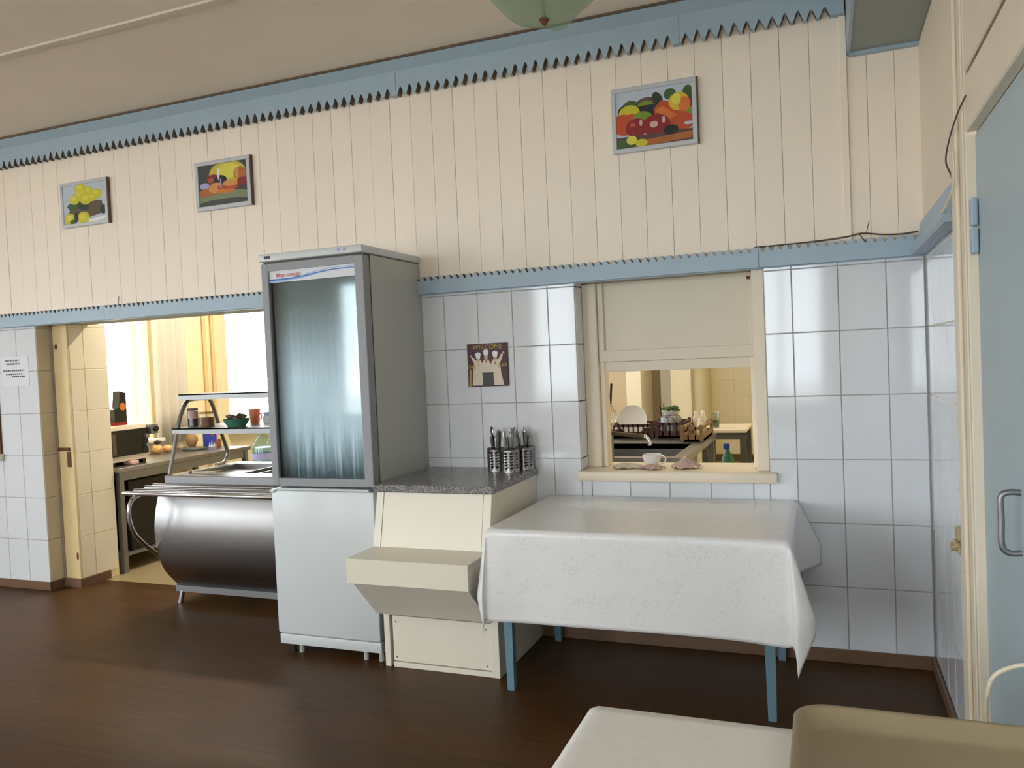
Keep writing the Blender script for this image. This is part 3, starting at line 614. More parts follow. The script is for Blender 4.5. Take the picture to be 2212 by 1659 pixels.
def cloth(name, x0, x1, y0, y1, z, ol, orr, of, ob, flare, m, label, n=90, seed=1):
    X0, X1, Y0, Y1 = x0-ol, x1+orr, y0-of, y1+ob; rr = .012
    def f(u, v):
        px_, py = X0+(X1-X0)*u, Y0+(Y1-Y0)*v
        du, sx = (px_-x1, 1) if px_ > x1 else ((x0-px_, -1) if px_ < x0 else (0, 0)); dv, sy = (y0-py, -1) if py < y0 else ((py-y1, 1) if py > y1 else (0, 0))
        bx_, by = min(max(px_, x0), x1), min(max(py, y0), y1); Rr = math.hypot(du, dv)
        if Rr == 0: return Vector((bx_, by, z+.003))
        ph = math.atan2(dv, du) if (du > 0 and dv > 0) else (0 if du > 0 else PI/2)
        ox = oy = 0.
        if du > 0 and dv > 0:
            fl = flare.get((sx, sy), .06); k = math.sin(PI*(1-ph/(PI/2)))**.6*min(1, Rr/.28) if 0 < ph < PI/2-1e-6 else 0; psi = min(1, ph/.92)*1.4
            ox = sx*fl*k*math.cos(psi); oy = sy*(.6*fl*k*math.sin(psi)+.028*ph/(PI/2)*min(1, Rr/.3))
        elif du > 0: ox = sx*(.006+.012*min(1, du/.2)*math.sin(by*7+seed))+sx*flare.get('end', 0)*max(0, (by-(y1-.22))/.22)**1.5*min(1, du/.2)
        else: oy = sy*(.004+.006*min(1, dv/.3)*math.sin(bx_*6.5+seed*2)+.028*(math.exp(-((x1-bx_)/.13)**2)+math.exp(-((bx_-x0)/.11)**2))*min(1, dv/.3))
        if du > 0: ox += sx*rr*min(1, Rr/.02)*.4
        if dv > 0: oy += sy*rr*min(1, Rr/.02)*.4
        zz = z+.003-Rr*(.985 if (du > 0 and dv > 0) else 1)
        return Vector((bx_+ox, by+oy, zz))
    us = lambda a, b: (a*(X1-X0), b*(Y1-Y0))
    o = MB().grid(f, n, int(n*.8), us).build(name, m, smooth=True, angle=80); md = o.modifiers.new('thickness', 'SOLIDIFY'); md.thickness = .0015; md.offset = 1
    return tag(o, label, 'tablecloth')
cloth('tablecloth', TX0, TX1, TY0, TY1, TZ, .25, .30, .395, 0, {(1, -1): .125, (-1, -1): .06, 'end': .085}, 'damask', 'long white damask cloth draped over the table beneath the hatch', n=110)
table('dining_table', 1.49, 2.28, -3.25, -2.415, .757, 'nearer table by the blue door under a plain white cloth', [(1.54, -3.2), (2.23, -3.2), (1.54, -2.48), (2.23, -2.48)])
cloth('tablecloth', 1.49, 2.28, -3.25, -2.415, .757, .2, .06, .2, .2, {}, 'damask_front', 'plain white cloth on the nearer table, beneath the beige tray', n=60, seed=3)
# tray
def tray():
    x0, x1, y0, y1, z = 1.885, 2.4, -2.755, -2.385, .7625
    x1 = 2.345
    def loop(ins, r, zz, n=7):
        out = []
        for cx, cy, a0 in ((x1-ins-r, y1-ins-r, 0), (x0+ins+r, y1-ins-r, 90), (x0+ins+r, y0+ins+r, 180), (x1-ins-r, y0+ins+r, 270)):
            for k in range(n+1): t = math.radians(a0+90*k/n); out.append((cx+r*math.cos(t), cy+r*math.sin(t), zz))
        return out
    mb = MB(); loops = [loop(.03, .04, z), loop(.012, .055, z+.012), loop(.002, .06, z+.036), loop(0, .06, z+.039), loop(.003, .06, z+.041), loop(.012, .055, z+.038), loop(.026, .045, z+.012), loop(.034, .04, z+.006)]
    R = [[mb.bm.verts.new(p) for p in l] for l in loops]; n = len(R[0])
    for a, b in zip(R, R[1:]):
        for j in range(n): mb.bm.faces.new((a[j], a[(j+1) % n], b[(j+1) % n], b[j]))
    mb.bm.faces.new(R[0][::-1]); mb.bm.faces.new(R[-1])
    tag(mb.build('serving_tray', 'tray_beige', smooth=True, angle=50), 'beige plastic tray with rounded corner on the nearer white table', 'tray')
tray()
tag(MB().tube(spline([(2.235, -2.27, .0), (2.24, -2.25, .4), (2.246, -2.15, .70), (2.249, -2.15, .76), (2.259, -2.15, .795), (2.28, -2.15, .814), (2.314, -2.15, .827), (2.345, -2.16, .825), (2.372, -2.18, .80), (2.377, -2.2, .5), (2.377, -2.21, .1)], 6), .0046, 8).build('power_cord', 'cable_white', smooth=True), 'white cord arching up behind the tray in front of the blue door', 'cord')
# cables near the ceiling corner and along the band
tag(MB().tube(spline([(RX-.034, -1.385, 2.18), (RX-.045, -1.3, 2.15), (RX-.05, -1.18, 2.11), (RX-.05, -1.09, 2.06), (RX-.03, -1.05, 2.02), (RX-.028, -1.03, 2.018)], 6), .0026, 8).build('cable', 'cable_dark', smooth=True), 'dark cable curving down the cream door casing to the blue ledge', 'cable')
tag(MB().tube(spline([(RX-.05, -1.24, 2.06), (RX-.048, -1.24, 2.0), (RX-.05, -1.22, 1.95), (RX-.065, -1.13, 1.90), (RX-.066, -1.07, 1.905)], 6), .0035, 8).build('cable', 'cable_white', smooth=True), 'pale cable looping round the end of the blue ledge', 'cable')
tag(MB().tube(spline([(1.66, -.02, 1.969), (1.9, -.02, 1.972), (2.06, -.022, 1.98), (2.13, -.022, 1.99), (2.22, -.022, 1.976), (2.3, -.02, 1.972), (2.36, -.02, 1.978)], 6), .0036, 8).build('cable', 'cable_dark', smooth=True), 'dark cable lying along the blue band in the right corner', 'cable')
tag(MB().tube(spline([(2.12, -.034, 1.985), (2.16, -.036, 1.94), (2.25, -.036, 1.915), (2.34, -.036, 1.92)], 6), .0025, 8).build('cable', 'cable_dark', smooth=True), 'thin brown wire sagging across the blue band in the right corner', 'cable')
for k, (xx, zz) in enumerate(((2.15, 1.99), (-2.36, 1.965))):
    MBt = MB().tube([(xx, -.034, zz), (xx+.012, -.036, zz+.05)], .002, 6); tag(MBt.build('nail', 'rust'), ('bent rusty nail above the blue band at the right corner', 'bent rusty nail above the blue band over the passage')[k], 'nail')

# ------------------------------------------------------------------ ceiling lamp
cl = thing('ceiling_lamp', (.975, -.98, 2.80), 'green ruffled glass ceiling lamp with dark finial', 'lamp')
def petal(u, v):
    t = 2*PI*u; r = .02+.2*v**.8; ruff = v**2.2*(.05*math.cos(2*t-.4)+.022*math.cos(6*t+.5)); q = 1+v*v*(.12*math.cos(2*t-.4)+.05*math.cos(6*t+.5))
    return Vector((.975+r*q*math.cos(t), -.98+r*q*math.sin(t), 2.812+.09*v**1.7+ruff))
MB().grid(petal, 72, 12).build('shade', 'green_glass', cl, smooth=True, angle=80)
MB().lathe((.975, -.98, 2.788), [(0, 0), (.008, .004), (.016, .016), (.022, .026), (.012, .032), (0, .034)], 16).build('finial', 'rust', cl, smooth=True)
MB().cyl((.975, -.98, 2.82), (.975, -.98, CEIL-.03), .008).build('rod', 'brass', cl); MB().lathe((.975, -.98, CEIL-.035), [(0, 0), (.04, .004), (.06, .02), (.062, .034), (0, .034)], 24).build('ceiling_rose', 'brass', cl, smooth=True)

# ------------------------------------------------------------------ pictures, plaque, notice
def ell(cx, cy, rx, ry, rot=0, n=18): 
    c, s = math.cos(rot), math.sin(rot)
    return [(cx+rx*math.cos(2*PI*i/n)*c-ry*math.sin(2*PI*i/n)*s, cy+rx*math.cos(2*PI*i/n)*s+ry*math.sin(2*PI*i/n)*c) for i in range(n)]
def collage(name, parent, x0, z0, w, h, y, back, items):
    """flat print: every patch of the picture is a thin flat piece of its own colour in one mesh"""
    ms = [back]; mb = MB(); mb.prism([(x0, z0), (x0+w, z0), (x0+w, z0+h), (x0, z0+h)], 'y', y, y+.001)
    idx = [0]*len(mb.bm.faces)
    for i, (pts, m) in enumerate(items):
        P = [(x0+min(max(a, 0), 1)*w, z0+min(max(b, 0), 1)*h) for a, b in pts]
        fcs = mb.bm.faces.new([mb.bm.verts.new((a, y-.00006*(i+1), b)) for a, b in P])
        if m not in ms: ms.append(m)
        fcs.material_index = ms.index(m)
    me = bpy.data.meshes.new(name); org = ORG[parent.name]
    for v in mb.bm.verts: v.co -= org
    mb.bm.to_mesh(me); mb.bm.free()
    for m in ms: me.materials.append(M[m])
    o = bpy.data.objects.new(name, me); COL.objects.link(o); o.parent = parent; ORG[o.name] = org; return o
def picture(x0, x1, z0, z1, label, back, items, fw_=.022, fm='silver_frame', dark=True):
    t = thing('framed_picture', ((x0+x1)/2, -.02, z0), label, 'picture', 'food pictures on the boarded wall')
    y = -.032; f = MB(); f.box(x0, x1, y, -.009, z1-fw_, z1, b=.002).box(x0, x1, y, -.009, z0, z0+fw_, b=.002).box(x0, x0+fw_, y, -.009, z0+fw_, z1-fw_, b=.002).box(x1-fw_, x1, y, -.009, z0+fw_, z1-fw_, b=.002)
    f.build('frame', fm, t)
    if dark: box('frame_edge', 'frame_dark', t, x1, x1+.006, -.028, -.009, z0, z1)
    collage('print', t, x0+fw_, z0+fw_, x1-x0-2*fw_, z1-z0-2*fw_, y+.006, back, items); return t
tri = lambda *p: list(p)
lem = [(ell(.55, .12, .5, .14), 'c_white'), (tri((.55, .05), (1, .12), (1, .3), (.6, .2)), 'c_sky_print'), (tri((.6, .12), (.96, .2), (.92, .52), (.5, .52), (.52, .2)), 'c_basket'), (ell(.75, .36, .2, .17), 'c_basket'), (ell(.35, .3, .22, .16), 'c_basket'), (ell(.95, .28, .08, .12), 'c_leaf_dark'), (ell(.3, .46, .2, .09, .3), 'c_leaf'), (ell(.48, .42, .14, .1, -.4), 'c_leaf_dark'), (ell(.2, .5, .12, .05, .4), 'c_leaf')]
for cx, cy, r in ((.42, .9, .13), (.62, .8, .11), (.4, .73, .12), (.82, .7, .11), (.28, .62, .12), (.55, .6, .14), (.72, .62, .1), (.48, .78, .08), (.15, .13, .14), (.47, .13, .15)): lem += [(ell(cx, cy, r, r*1.05), 'c_lemon'), (ell(cx-.02, cy+.03, r*.55, r*.5), 'c_lemon_hi')]
lem += [(ell(.23, .05, .09, .06), 'c_leaf'), (ell(.3, .16, .05, .13), 'c_leaf_dark')]
picture(-2.83, -2.408, 1.853+.655, 1.853+.955, 'framed picture of lemons in a basket, left of the three', 'c_sky_print', lem)
bak = [(ell(.6, .75, .38, .3), 'c_glow'), (ell(.62, .8, .24, .18), 'c_lemon_hi'), (ell(.5, .12, .75, .22), 'c_sage'), (ell(.5, .04, .6, .1), 'c_slate')]
for cx, cy, rx, ry, m in ((.3, .66, .13, .1, 'c_red'), (.26, .62, .07, .06, 'c_red_hi'), (.45, .6, .14, .12, 'c_dark'), (.12, .5, .1, .08, 'c_lav'), (.2, .34, .2, .1, 'c_bread'), (.36, .42, .16, .13, 'c_bread_hi'), (.6, .42, .22, .1, 'c_orange'), (.66, .5, .16, .08, 'c_bread_hi'), (.86, .7, .13, .16, 'c_bread'), (.8, .72, .04, .14, 'c_bread_hi'), (.9, .5, .1, .1, 'c_red'), (.55, .32, .2, .05, 'c_orange_hi'), (.1, .3, .1, .07, 'c_bread'), (.42, .75, .02, .14, 'c_white'), (.46, .5, .015, .14, 'c_lav')): bak.append((ell(cx, cy, rx, ry), m))
picture(-1.668, -1.245, 1.853+.642, 1.853+.94+.005, 'dark framed picture of breads against a yellow glow, middle of three', 'c_slate', bak, fw_=.026)
veg = [(ell(.2, .7, .12, .14), 'c_leaf'), (ell(.1, .66, .07, .1), 'c_leaf_dark'), (ell(.42, .74, .15, .12), 'c_plum'), (ell(.4, .72, .1, .08), 'c_green'), (ell(.56, .8, .06, .13, .3), 'c_leaf_dark'), (ell(.72, .85, .08, .1), 'c_leaf'), (ell(.95, .82, .07, .14), 'c_leaf'), (ell(.97, .62, .05, .12), 'c_red'), (ell(.96, .45, .1, .13), 'c_green'), (ell(.42, .56, .3, .16), 'c_dark'),
       (ell(.18, .62, .14, .14), 'c_lemon'), (ell(.1, .42, .17, .2, .5), 'c_orange'), (ell(.2, .46, .14, .14), 'c_orange'), (ell(.35, .5, .13, .12), 'c_green'), (tri((.5, .62), (.6, .76), (.68, .74), (1, .42), (.98, .3), (.72, .28), (.52, .5)), 'c_orange'), (tri((.52, .6), (.62, .66), (.9, .36), (.75, .32)), 'c_orange_hi'), (ell(.83, .7, .13, .16), 'c_yellow'), (ell(.9, .64, .08, .13), 'c_orange_hi'), (ell(.8, .74, .06, .1), 'c_lemon_hi'),
       (ell(.85, .32, .18, .14), 'c_orange'), (ell(.27, .34, .15, .17), 'c_red'), (ell(.53, .34, .19, .19), 'c_red'), (ell(.22, .4, .04, .04), 'c_red_hi'), (ell(.33, .42, .02, .06), 'c_pink'), (ell(.5, .36, .055, .06), 'c_pink'), (ell(.63, .42, .025, .06), 'c_pink'), (tri((0, .2), (1, .2), (1, .0), (0, .0)), 'c_plum'), (ell(.72, .22, .1, .09), 'c_dark'), (tri((.3, .1), (1, .16), (1, .04), (.4, .0)), 'c_bread'),
       (ell(.12, .06, .16, .1), 'c_leaf'), (ell(.2, .13, .07, .08), 'c_lemon_hi'), (ell(.33, .06, .08, .07), 'c_lemon'), (ell(.95, .3, .06, .03), 'c_sky_print')]
picture(.998, 1.419, 1.853+.642+.0, 1.853+.962, 'framed picture of red and yellow vegetables, right of the three', 'c_sky_print', veg)
pq = thing('welcome_plaque', (.253, -.012, 1.348), 'small maroon plaque with three white-dressed cooks on the white tiles', 'plaque')
box('board', 'c_maroon', pq, .134, .372, -.012, -.001, 1.348, 1.582, b=.002)
ch = []
for cx, top, lean in ((.27, .78, -.04), (.47, .84, 0), (.7, .8, .03)):
    ch += [(tri((cx-.13+lean, .02), (cx+.13+lean, .02), (cx+.12, .5), (cx+.06, .62), (cx-.06, .62), (cx-.12, .5)), 'c_cream'), (ell(cx, top-.16, .045, .06), 'c_skin'), (ell(cx, top-.03, .07, .055), 'c_white'), (tri((cx-.05, top-.12), (cx+.05, top-.12), (cx+.06, top-.04), (cx-.06, top-.04)), 'c_white'), (tri((cx-.03, top-.24), (cx+.03, top-.24), (cx+.0, top-.3)), 'c_red_hi')]
ch += [(tri((.1, .66), (.14, .7), (.28, .52), (.22, .44)), 'c_cream'), (tri((.9, .72), (.86, .76), (.7, .5), (.78, .44)), 'c_cream'), (ell(.09, .71, .03, .03), 'c_skin'), (ell(.91, .77, .03, .03), 'c_skin'), (tri((.1, .02), (.2, .02), (.26, .5), (.2, .5)), 'c_cream'), (tri((.74, .02), (.9, .02), (.8, .5), (.72, .5)), 'c_cream'), (tri((.37, .0), (.65, .0), (.64, .3), (.37, .3)), 'c_slate'), (tri((.36, .3), (.65, .3), (.65, .32), (.36, .32)), 'c_dark'), (tri((.02, .0), (.07, .0), (.09, .4), (.04, .4)), 'c_gold')]
collage('print', pq, .136, 1.35, .234, .23, -.0126, 'c_maroon', ch)
text('lettering', 'WELCOME', .036, 'c_gold', pq, (.253, -.014, 1.562), FRONT, shear=.15); text('lettering', 'THE', .03, 'c_gold', pq, (.158, -.014, 1.455), FRONT); text('lettering', 'BAR', .03, 'c_gold', pq, (.343, -.014, 1.46), FRONT)
nt_ = thing('paper_notice', (-3.41, -.004, 1.46), 'white paper notice taped to the tiles left of the passage', 'notice')
box('sheet', 'paper', nt_, -3.545, -3.27, -.0025, -.0006, 1.455, 1.665)
ln = MB()
for (a, b, z) in ((-3.50, -3.36, 1.635), (-3.49, -3.355, 1.612), (-3.525, -3.315, 1.565), (-3.50, -3.335, 1.54), (-3.44, -3.31, 1.522)):
    xx = a
    while xx < b: l_ = random.uniform(.006, .02); ln.box(xx, min(b, xx+l_), -.0031, -.0025, z-.0055, z+.0055); xx += l_+.006
q = ln.build('printed_lines', 'ink', nt_); q['kind'] = 'stuff'

# ------------------------------------------------------------------ serving counter in the passage
SX0, SX1 = -2.03, -.79
sc = thing('serving_counter', ((SX0+SX1)/2, .2, 0), 'stainless steel serving counter with barrel front in the passage', 'serving counter')
pr = spline([(-.095, 0, .78), (-.121, 0, .70), (-.147, 0, .608), (-.16, 0, .49), (-.146, 0, .37), (-.099, 0, .24), (.005, 0, .115)], 5)
MB().prism([(p.x, p.z) for p in pr]+[(.62, .115), (.62, .78)], 'x', SX0, SX1).build('body', 'steel', sc, smooth=True, angle=30)
box('base_bar', 'steel_flat', sc, SX0+.0, SX1, -.012, .62, .075, .115)
for xx, yy in ((-1.985, -.0), (-.85, .0), (-1.985, .58), (-.85, .58)): MB().cyl((xx-.012, yy-.012, 0), (xx, yy, .08), .017, n=14).build('leg', 'chrome', sc, smooth=True)
ct = MB(); ct.box(SX0, SX1, -.055, .1, .785, .838, b=.003); ct.box(SX0, SX1, .55, .64, .785, .838, b=.003); ct.box(SX0, SX0+.06, .1, .55, .785, .838); ct.box(SX1-.06, SX1, .1, .55, .785, .838); ct.build('countertop', 'steel_flat', sc)
for k in range(2):
    a = SX0+.07+k*.53; pn = MB(); pn.box(a, a+.42, .11, .54, .79, .8); pn.box(a, a+.42, .1, .115, .79, .836); pn.box(a, a+.42, .535, .55, .79, .836); pn.box(a, a+.012, .11, .54, .79, .836); pn.box(a+.408, a+.42, .11, .54, .79, .836); pn.build('food_well', 'steel', sc)
for k, (yy, zz) in enumerate(((-.32, .768), (-.235, .772), (-.15, .776), (-.085, .778))): MB().cyl((SX0-.065, yy, zz), (SX1, yy, zz), .0135, n=14).build('tray_rail', 'chrome' if k == 0 else 'steel', sc, smooth=True)
for xx in (-2.05, -.83): MB().tube(spline([(xx, -.06, .757), (xx, -.2, .75), (xx, -.285, .735), (xx, -.325, .69), (xx, -.33, .61), (xx, -.30, .52), (xx, -.224, .43), (xx, -.13, .345), (xx, -.10, .325)], 5), .013, 12).build('rail_bracket', 'chrome', sc, smooth=True)
for xx in (-2.03, -.83):
    MB().tube(spline([(xx, -.01, .838), (xx, .035, .98), (xx, .085, 1.14), (xx, .118, 1.22), (xx, .165, 1.29), (xx, .215, 1.312), (xx, .36, 1.312), (xx, .405, 1.28), (xx, .445, 1.18), (xx, .475, 1.09), (xx, .51, 1.0), (xx, .535, .93), (xx, .53, .88), (xx, .49, .85), (xx, .42, .842)], 5), .0135, 12).build('arch', 'steel', sc, smooth=True)
for n_, y0, y1, z0, z1 in (('shelf', .135, .42, 1.315, 1.352), ('shelf', .06, .47, 1.095, 1.132)):
    m_ = MB().box(SX0-.03, SX1, y0, y1, z1-.008, z1).box(SX0-.03, SX1, y0, y0+.008, z0, z1).box(SX0-.03, SX1, y1-.008, y1, z0, z1); m_.build(n_, 'steel_flat', sc)
# things on its middle shelf
def jar(x, y, z, r, h, m, lid, label, fill=.45, sugar=None):
    j = thing('jar', (x, y, z), label, 'jar')
    MB().lathe((x, y, z), [(0, 0), (r, 0), (r, h*.82), (r*.86, h*.9), (r*.86, h*.93)], 20).build('glass', 'jar_glass', j, smooth=True)
    MB().lathe((x, y, z+.003), [(0, 0), (r*.94, 0), (r*.94, h*fill), (0, h*fill)], 20).build('contents', m, j, smooth=True)
    if sugar: MB().lathe((x, y, z+.004+h*fill), [(0, 0), (r*.94, 0), (r*.94, h*(.8-fill)), (0, h*(.8-fill))], 20).build('contents', sugar, j, smooth=True)
    MB().lathe((x, y, z+h*.88), [(0, 0), (r*.95, 0), (r*.95, h*.12), (0, h*.12)], 20).build('lid', lid, j, smooth=True)
jar(-1.975, .165, 1.1325, .036, .125, 'c_jar_dark', 'c_plum', 'glass jar with dark contents and brownish red lid on the counter shelf', .42, 'c_pink')
jar(-1.86, .165, 1.1325, .05, .098, 'c_amber', 'c_gold', 'squat jar of amber preserve with gold lid on the counter shelf', .6)
bw_ = thing('bowl', (-1.615, .165, 1.1325), 'dark green bowl heaped with brown pieces on the counter shelf', 'bowl')
MB().lathe((-1.615, .165, 1.1325), [(0, 0), (.055, 0), (.075, .03), (.085, .05), (.08, .05), (.07, .03), (0, .012)], 24).build('dish', 'c_teal_green', bw_, smooth=True)
for k in range(7): MB().blob((-1.615+.045*math.cos(k*.9), .165+.045*math.sin(k*.9), 1.1325+.058+.006*(k % 3)), .026, .02, .016, 1, .2, k).build('piece', 'c_basket', bw_)
cp = thing('orange_cup', (-1.66, .40, 1.1325), 'salmon orange plastic cup on the counter shelf against the window', 'cup')
MB().lathe((-1.66, .40, 1.1325), [(0, 0), (.03, 0), (.036, .085), (.04, .088), (.04, .095), (.034, .095), (.028, .006), (0, .006)], 20).build('body', 'c_salmon', cp, smooth=True)
MB().tube(arc((-1.622, .40, 1.178), .02, -80, 80, 8), .004, 6).build('ear', 'c_salmon', cp)
tb = thing('white_tub', (-1.555, .41, 1.1325), 'small white tub with pale blue lid on the counter shelf', 'tub')
MB().lathe((-1.555, .41, 1.1325), [(0, 0), (.034, 0), (.036, .05), (0, .05)], 20).build('body', 'c_white', tb, smooth=True); MB().lathe((-1.555, .41, 1.1325+.05), [(0, 0), (.03, 0), (.03, .024), (0, .024)], 20).build('lid', 'c_lav', tb, smooth=True)
tg = thing('serving_tongs', (-1.78, .06, .8385), 'steel serving tongs lying on the counter edge', 'tongs')
for dy in (-.012, .012): MB().tube([(-1.92, .06, .846), (-1.78, .06+dy, .85), (-1.68, .06+dy*1.6, .852)], [.006, .008, .014], 8, flat=.3).build('arm', 'cutlery_metal', tg, smooth=True)
MB().cyl((-1.925, .048, .846), (-1.925, .072, .846), .008, n=10).build('hinge', 'cutlery_metal', tg)

# ------------------------------------------------------------------ kitchen, near part
kt = thing('steel_worktable', (-3.34, 1.18, 0), 'long stainless worktable along the kitchen window wall', 'table')
box('table_top', 'steel', kt, -3.69, -2.99, .46, 1.94, .765, .8, b=.003)
for xx, yy in ((-3.03, .5), (-3.03, 1.9), (-3.62, .5), (-3.62, 1.9)): box('leg', 'steel_flat', kt, xx-.02, xx+.02, yy-.02, yy+.02, 0, .766)
for xx in (-3.03, -3.62): box('side_rail', 'steel_flat', kt, xx-.012, xx+.012, .52, 1.88, .70, .764)
box('low_shelf', 'steel_flat', kt, -3.62, -3.03, .5, 1.9, .12, .14)
ov = thing('mini_oven', (-3.32, .67, .8), 'black glass fronted mini oven on the kitchen worktable', 'oven')
box('case', 'cream_paint', ov, -3.55, -3.11, .5, .86, .83, 1.11, b=.006); dO = box('door', 'black_glass', ov, -3.11, -3.095, .505, .80, .875, 1.075, b=.003); box('control_strip', 'black_plastic', ov, -3.11, -3.094, .80, .858, .875, 1.075, b=.003)
box('sticker', 'c_basket', dO, -3.0955, -3.094, .51, .545, .89, 1.05)
for zz in (.94, 1.01): MB().cyl((-3.094, .83, zz), (-3.07, .83, zz), .018, n=14).build('knob', 'steel_flat', ov, smooth=True)
box('side_unit', 'steel_flat', ov, -3.13, -3.06, .86, .93, 1.02, 1.10, b=.004); MB().cyl((-3.06, .9, 1.06), (-3.045, .9, 1.06), .022, n=14).build('knob', 'black_plastic', ov, smooth=True)
for yy in (.53, .83): box('foot', 'black_plastic', ov, -3.5, -3.12, yy-.015, yy+.015, .8, .83)
pk = thing('black_package', (-3.17, .64, 1.11), 'black packet with round orange emblem standing on the oven', 'packet')
MB().prism([(.585, 1.135), (.70, 1.135), (.70, 1.36), (.645, 1.375), (.63, 1.25), (.585, 1.235)], 'x', -3.21, -3.14).build('bag', 'black_plastic', pk); box('red_base', 'c_red', pk, -3.212, -3.138, .583, .702, 1.111, 1.137); MB().cyl((-3.14, .665, 1.255), (-3.138, .665, 1.255), .03, n=20).build('emblem', 'c_orange_hi', pk)
bx1 = tag(MB().box(-3.3, -3.23, .52, .58, 1.111, 1.17, b=.004).build('cream_carton', 'cream_paint'), 'small cream carton beside the black packet on the oven', 'carton')
mat('bun_crust', (224, 176, 112), .6, var=.1)
bag = thing('bread_bag', (-3.5, 1.38, .8), 'bag of orange buns with black knot on the worktable', 'bag')
for k, (dx, dy, dz, r) in enumerate(((0, 0, .035, .042), (.04, .09, .03, .038), (-.05, .05, .035, .04), (.02, .15, .025, .03))): MB().blob((-3.5+dx, 1.34+dy*.8, .808+dz), r, r, r*.85, 2, .12, k).build('bun', 'bun_crust', bag, smooth=True)
MB().blob((-3.5, 1.34, .90), .03, .03, .02, 2, .1, 9).build('knot', 'black_plastic', bag)
tag(MB().box(-3.60, -3.56, 1.26, 1.31, .801, .92, b=.004).build('milk_carton', 'cream_paint'), 'narrow cream carton left of the bread bag', 'carton')
tag(MB().box(-3.4, -3.25, 1.52, 1.68, .801, .822, b=.004).build('dark_board', 'slate_board' if 'slate_board' in M else 'c_slate'), 'dark flat board lying on the worktable', 'board')
tag(MB().blob((-3.5, 1.75, .875), .055, .05, .07, 2, .1, 3).build('paper_sack', 'carton', smooth=True), 'brown rounded sack beside the blue packet', 'sack')
bp = thing('blue_packet', (-3.38, 1.86, .8), 'blue and white packet with red emblem on the worktable end', 'packet')
box('bag', 'c_blue_pack', bp, -3.42, -3.36, 1.8, 1.92, .801, .975, b=.006); MB().cyl((-3.36, 1.86, .935), (-3.358, 1.86, .935), .028, n=18).build('emblem', 'c_red_hi', bp)
for k in range(4): MB().prism([(1.805+k*.028, .802), (1.83+k*.028, .802), (1.822+k*.028, .85+.02*(k % 2))], 'x', -3.36, -3.3585).build('white_flash', 'c_white', bp)
tag(MB().lathe((-3.27, 1.84, .801), [(0, 0), (.022, 0), (.024, .06), (.018, .075), (0, .075)], 16).build('spice_jar', 'c_amber', smooth=True), 'tiny brown spice jar right of the blue packet', 'jar')
tag(MB().box(-3.16, -3.08, .66, .74, .801, .828, b=.006).build('butter_pack', 'c_pink'), 'small pink block lying before the oven on the worktable', 'block')
tag(MB().box(-3.58, -3.08, .62, 1.05, .145, .68, b=.006).build('black_cabinet', 'black_plastic'), 'black box appliance standing under the kitchen worktable', 'appliance')
tag(MB().box(-3.5, -3.1, 1.1, 1.55, .141, .45, b=.004).build('brown_box', 'carton'), 'brown cardboard box on the low shelf of the worktable', 'box')
cu = tag(MB().grid(lambda u, v: Vector((-3.66+.02*math.sin(u*22), 1.5+.4*u, .86+1.85*v)), 40, 6).build('curtain', 'blind_slat', smooth=True, angle=80), 'white curtain hanging beside the kitchen window', 'curtain')
cu.modifiers.new('thickness', 'SOLIDIFY').thickness = .002
for k, yy in enumerate((2.16, 2.27)): tag(MB().cyl((-3.665, yy, .0), (-3.665, yy, CEIL), .016, n=14).build('heating_pipe', 'pipe_cream', smooth=True), ('cream heating pipe nearer the curtain on the kitchen pier', 'cream heating pipe nearer the second window on the kitchen pier')[k], 'pipe', 'heating pipes on the kitchen pier')
pt = thing('side_table', (-2.05, 1.1, 0), 'low cream table behind the serving counter carrying the water bottle', 'table')
box('table_top', 'cream_paint', pt, -2.55, -1.6, .85, 1.4, .69, .72, b=.003)
for xx, yy in ((-2.5, .9), (-1.65, .9), (-2.5, 1.35), (-1.65, 1.35)): box('leg', 'wood_base', pt, xx-.02, xx+.02, yy-.02, yy+.02, 0, .69)
wb = thing('water_bottle', (-2.13, 1.05, .72), 'large clear water bottle with blue cap behind the serving counter', 'bottle')
MB().lathe((-2.13, 1.05, .721), [(0, 0), (.08, 0), (.085, .015), (.083, .05), (.086, .06), (.083, .07), (.086, .11), (.083, .12), (.086, .16), (.078, .2), (.05, .25), (.024, .275), (.022, .3)], 28).build('body', 'bottle_plastic', wb, smooth=True)
MB().lathe((-2.13, 1.05, .723), [(0, 0), (.078, 0), (.08, .17), (0, .17)], 24).build('water', mat('water_tint', (150, 190, 190), .1, alpha=.35), wb, smooth=True)
MB().lathe((-2.13, 1.05, 1.005), [(0, 0), (.034, 0), (.034, .03), (.02, .045), (0, .045)], 20).build('cap', 'c_blue_cap', wb, smooth=True)
MB().lathe((-2.13, 1.05, .80), [(.0868, 0), (.0868, .05)], 28).build('label', 'c_lav', wb, smooth=True)
bn2 = thing('bench', (-2.8, 2.3, 0), 'narrow steel bench further along the kitchen window wall', 'bench')
box('seat', 'steel', bn2, -3.35, -2.75, 2.0, 2.9, .55, .58, b=.003)
for xx, yy in ((-3.3, 2.05), (-2.8, 2.05), (-3.3, 2.85), (-2.8, 2.85)): box('leg', 'steel_flat', bn2, xx-.018, xx+.018, yy-.018, yy+.018, 0, .55)

lampmat = mat('fill_lamp_glow', (255, 240, 210), .5); lampmat.node_tree.nodes['Principled BSDF'].inputs['Emission Color'].default_value = (1, .88, .66, 1); lampmat.node_tree.nodes['Principled BSDF'].inputs['Emission Strength'].default_value = 8  # glow of the added kitchen fill lamps
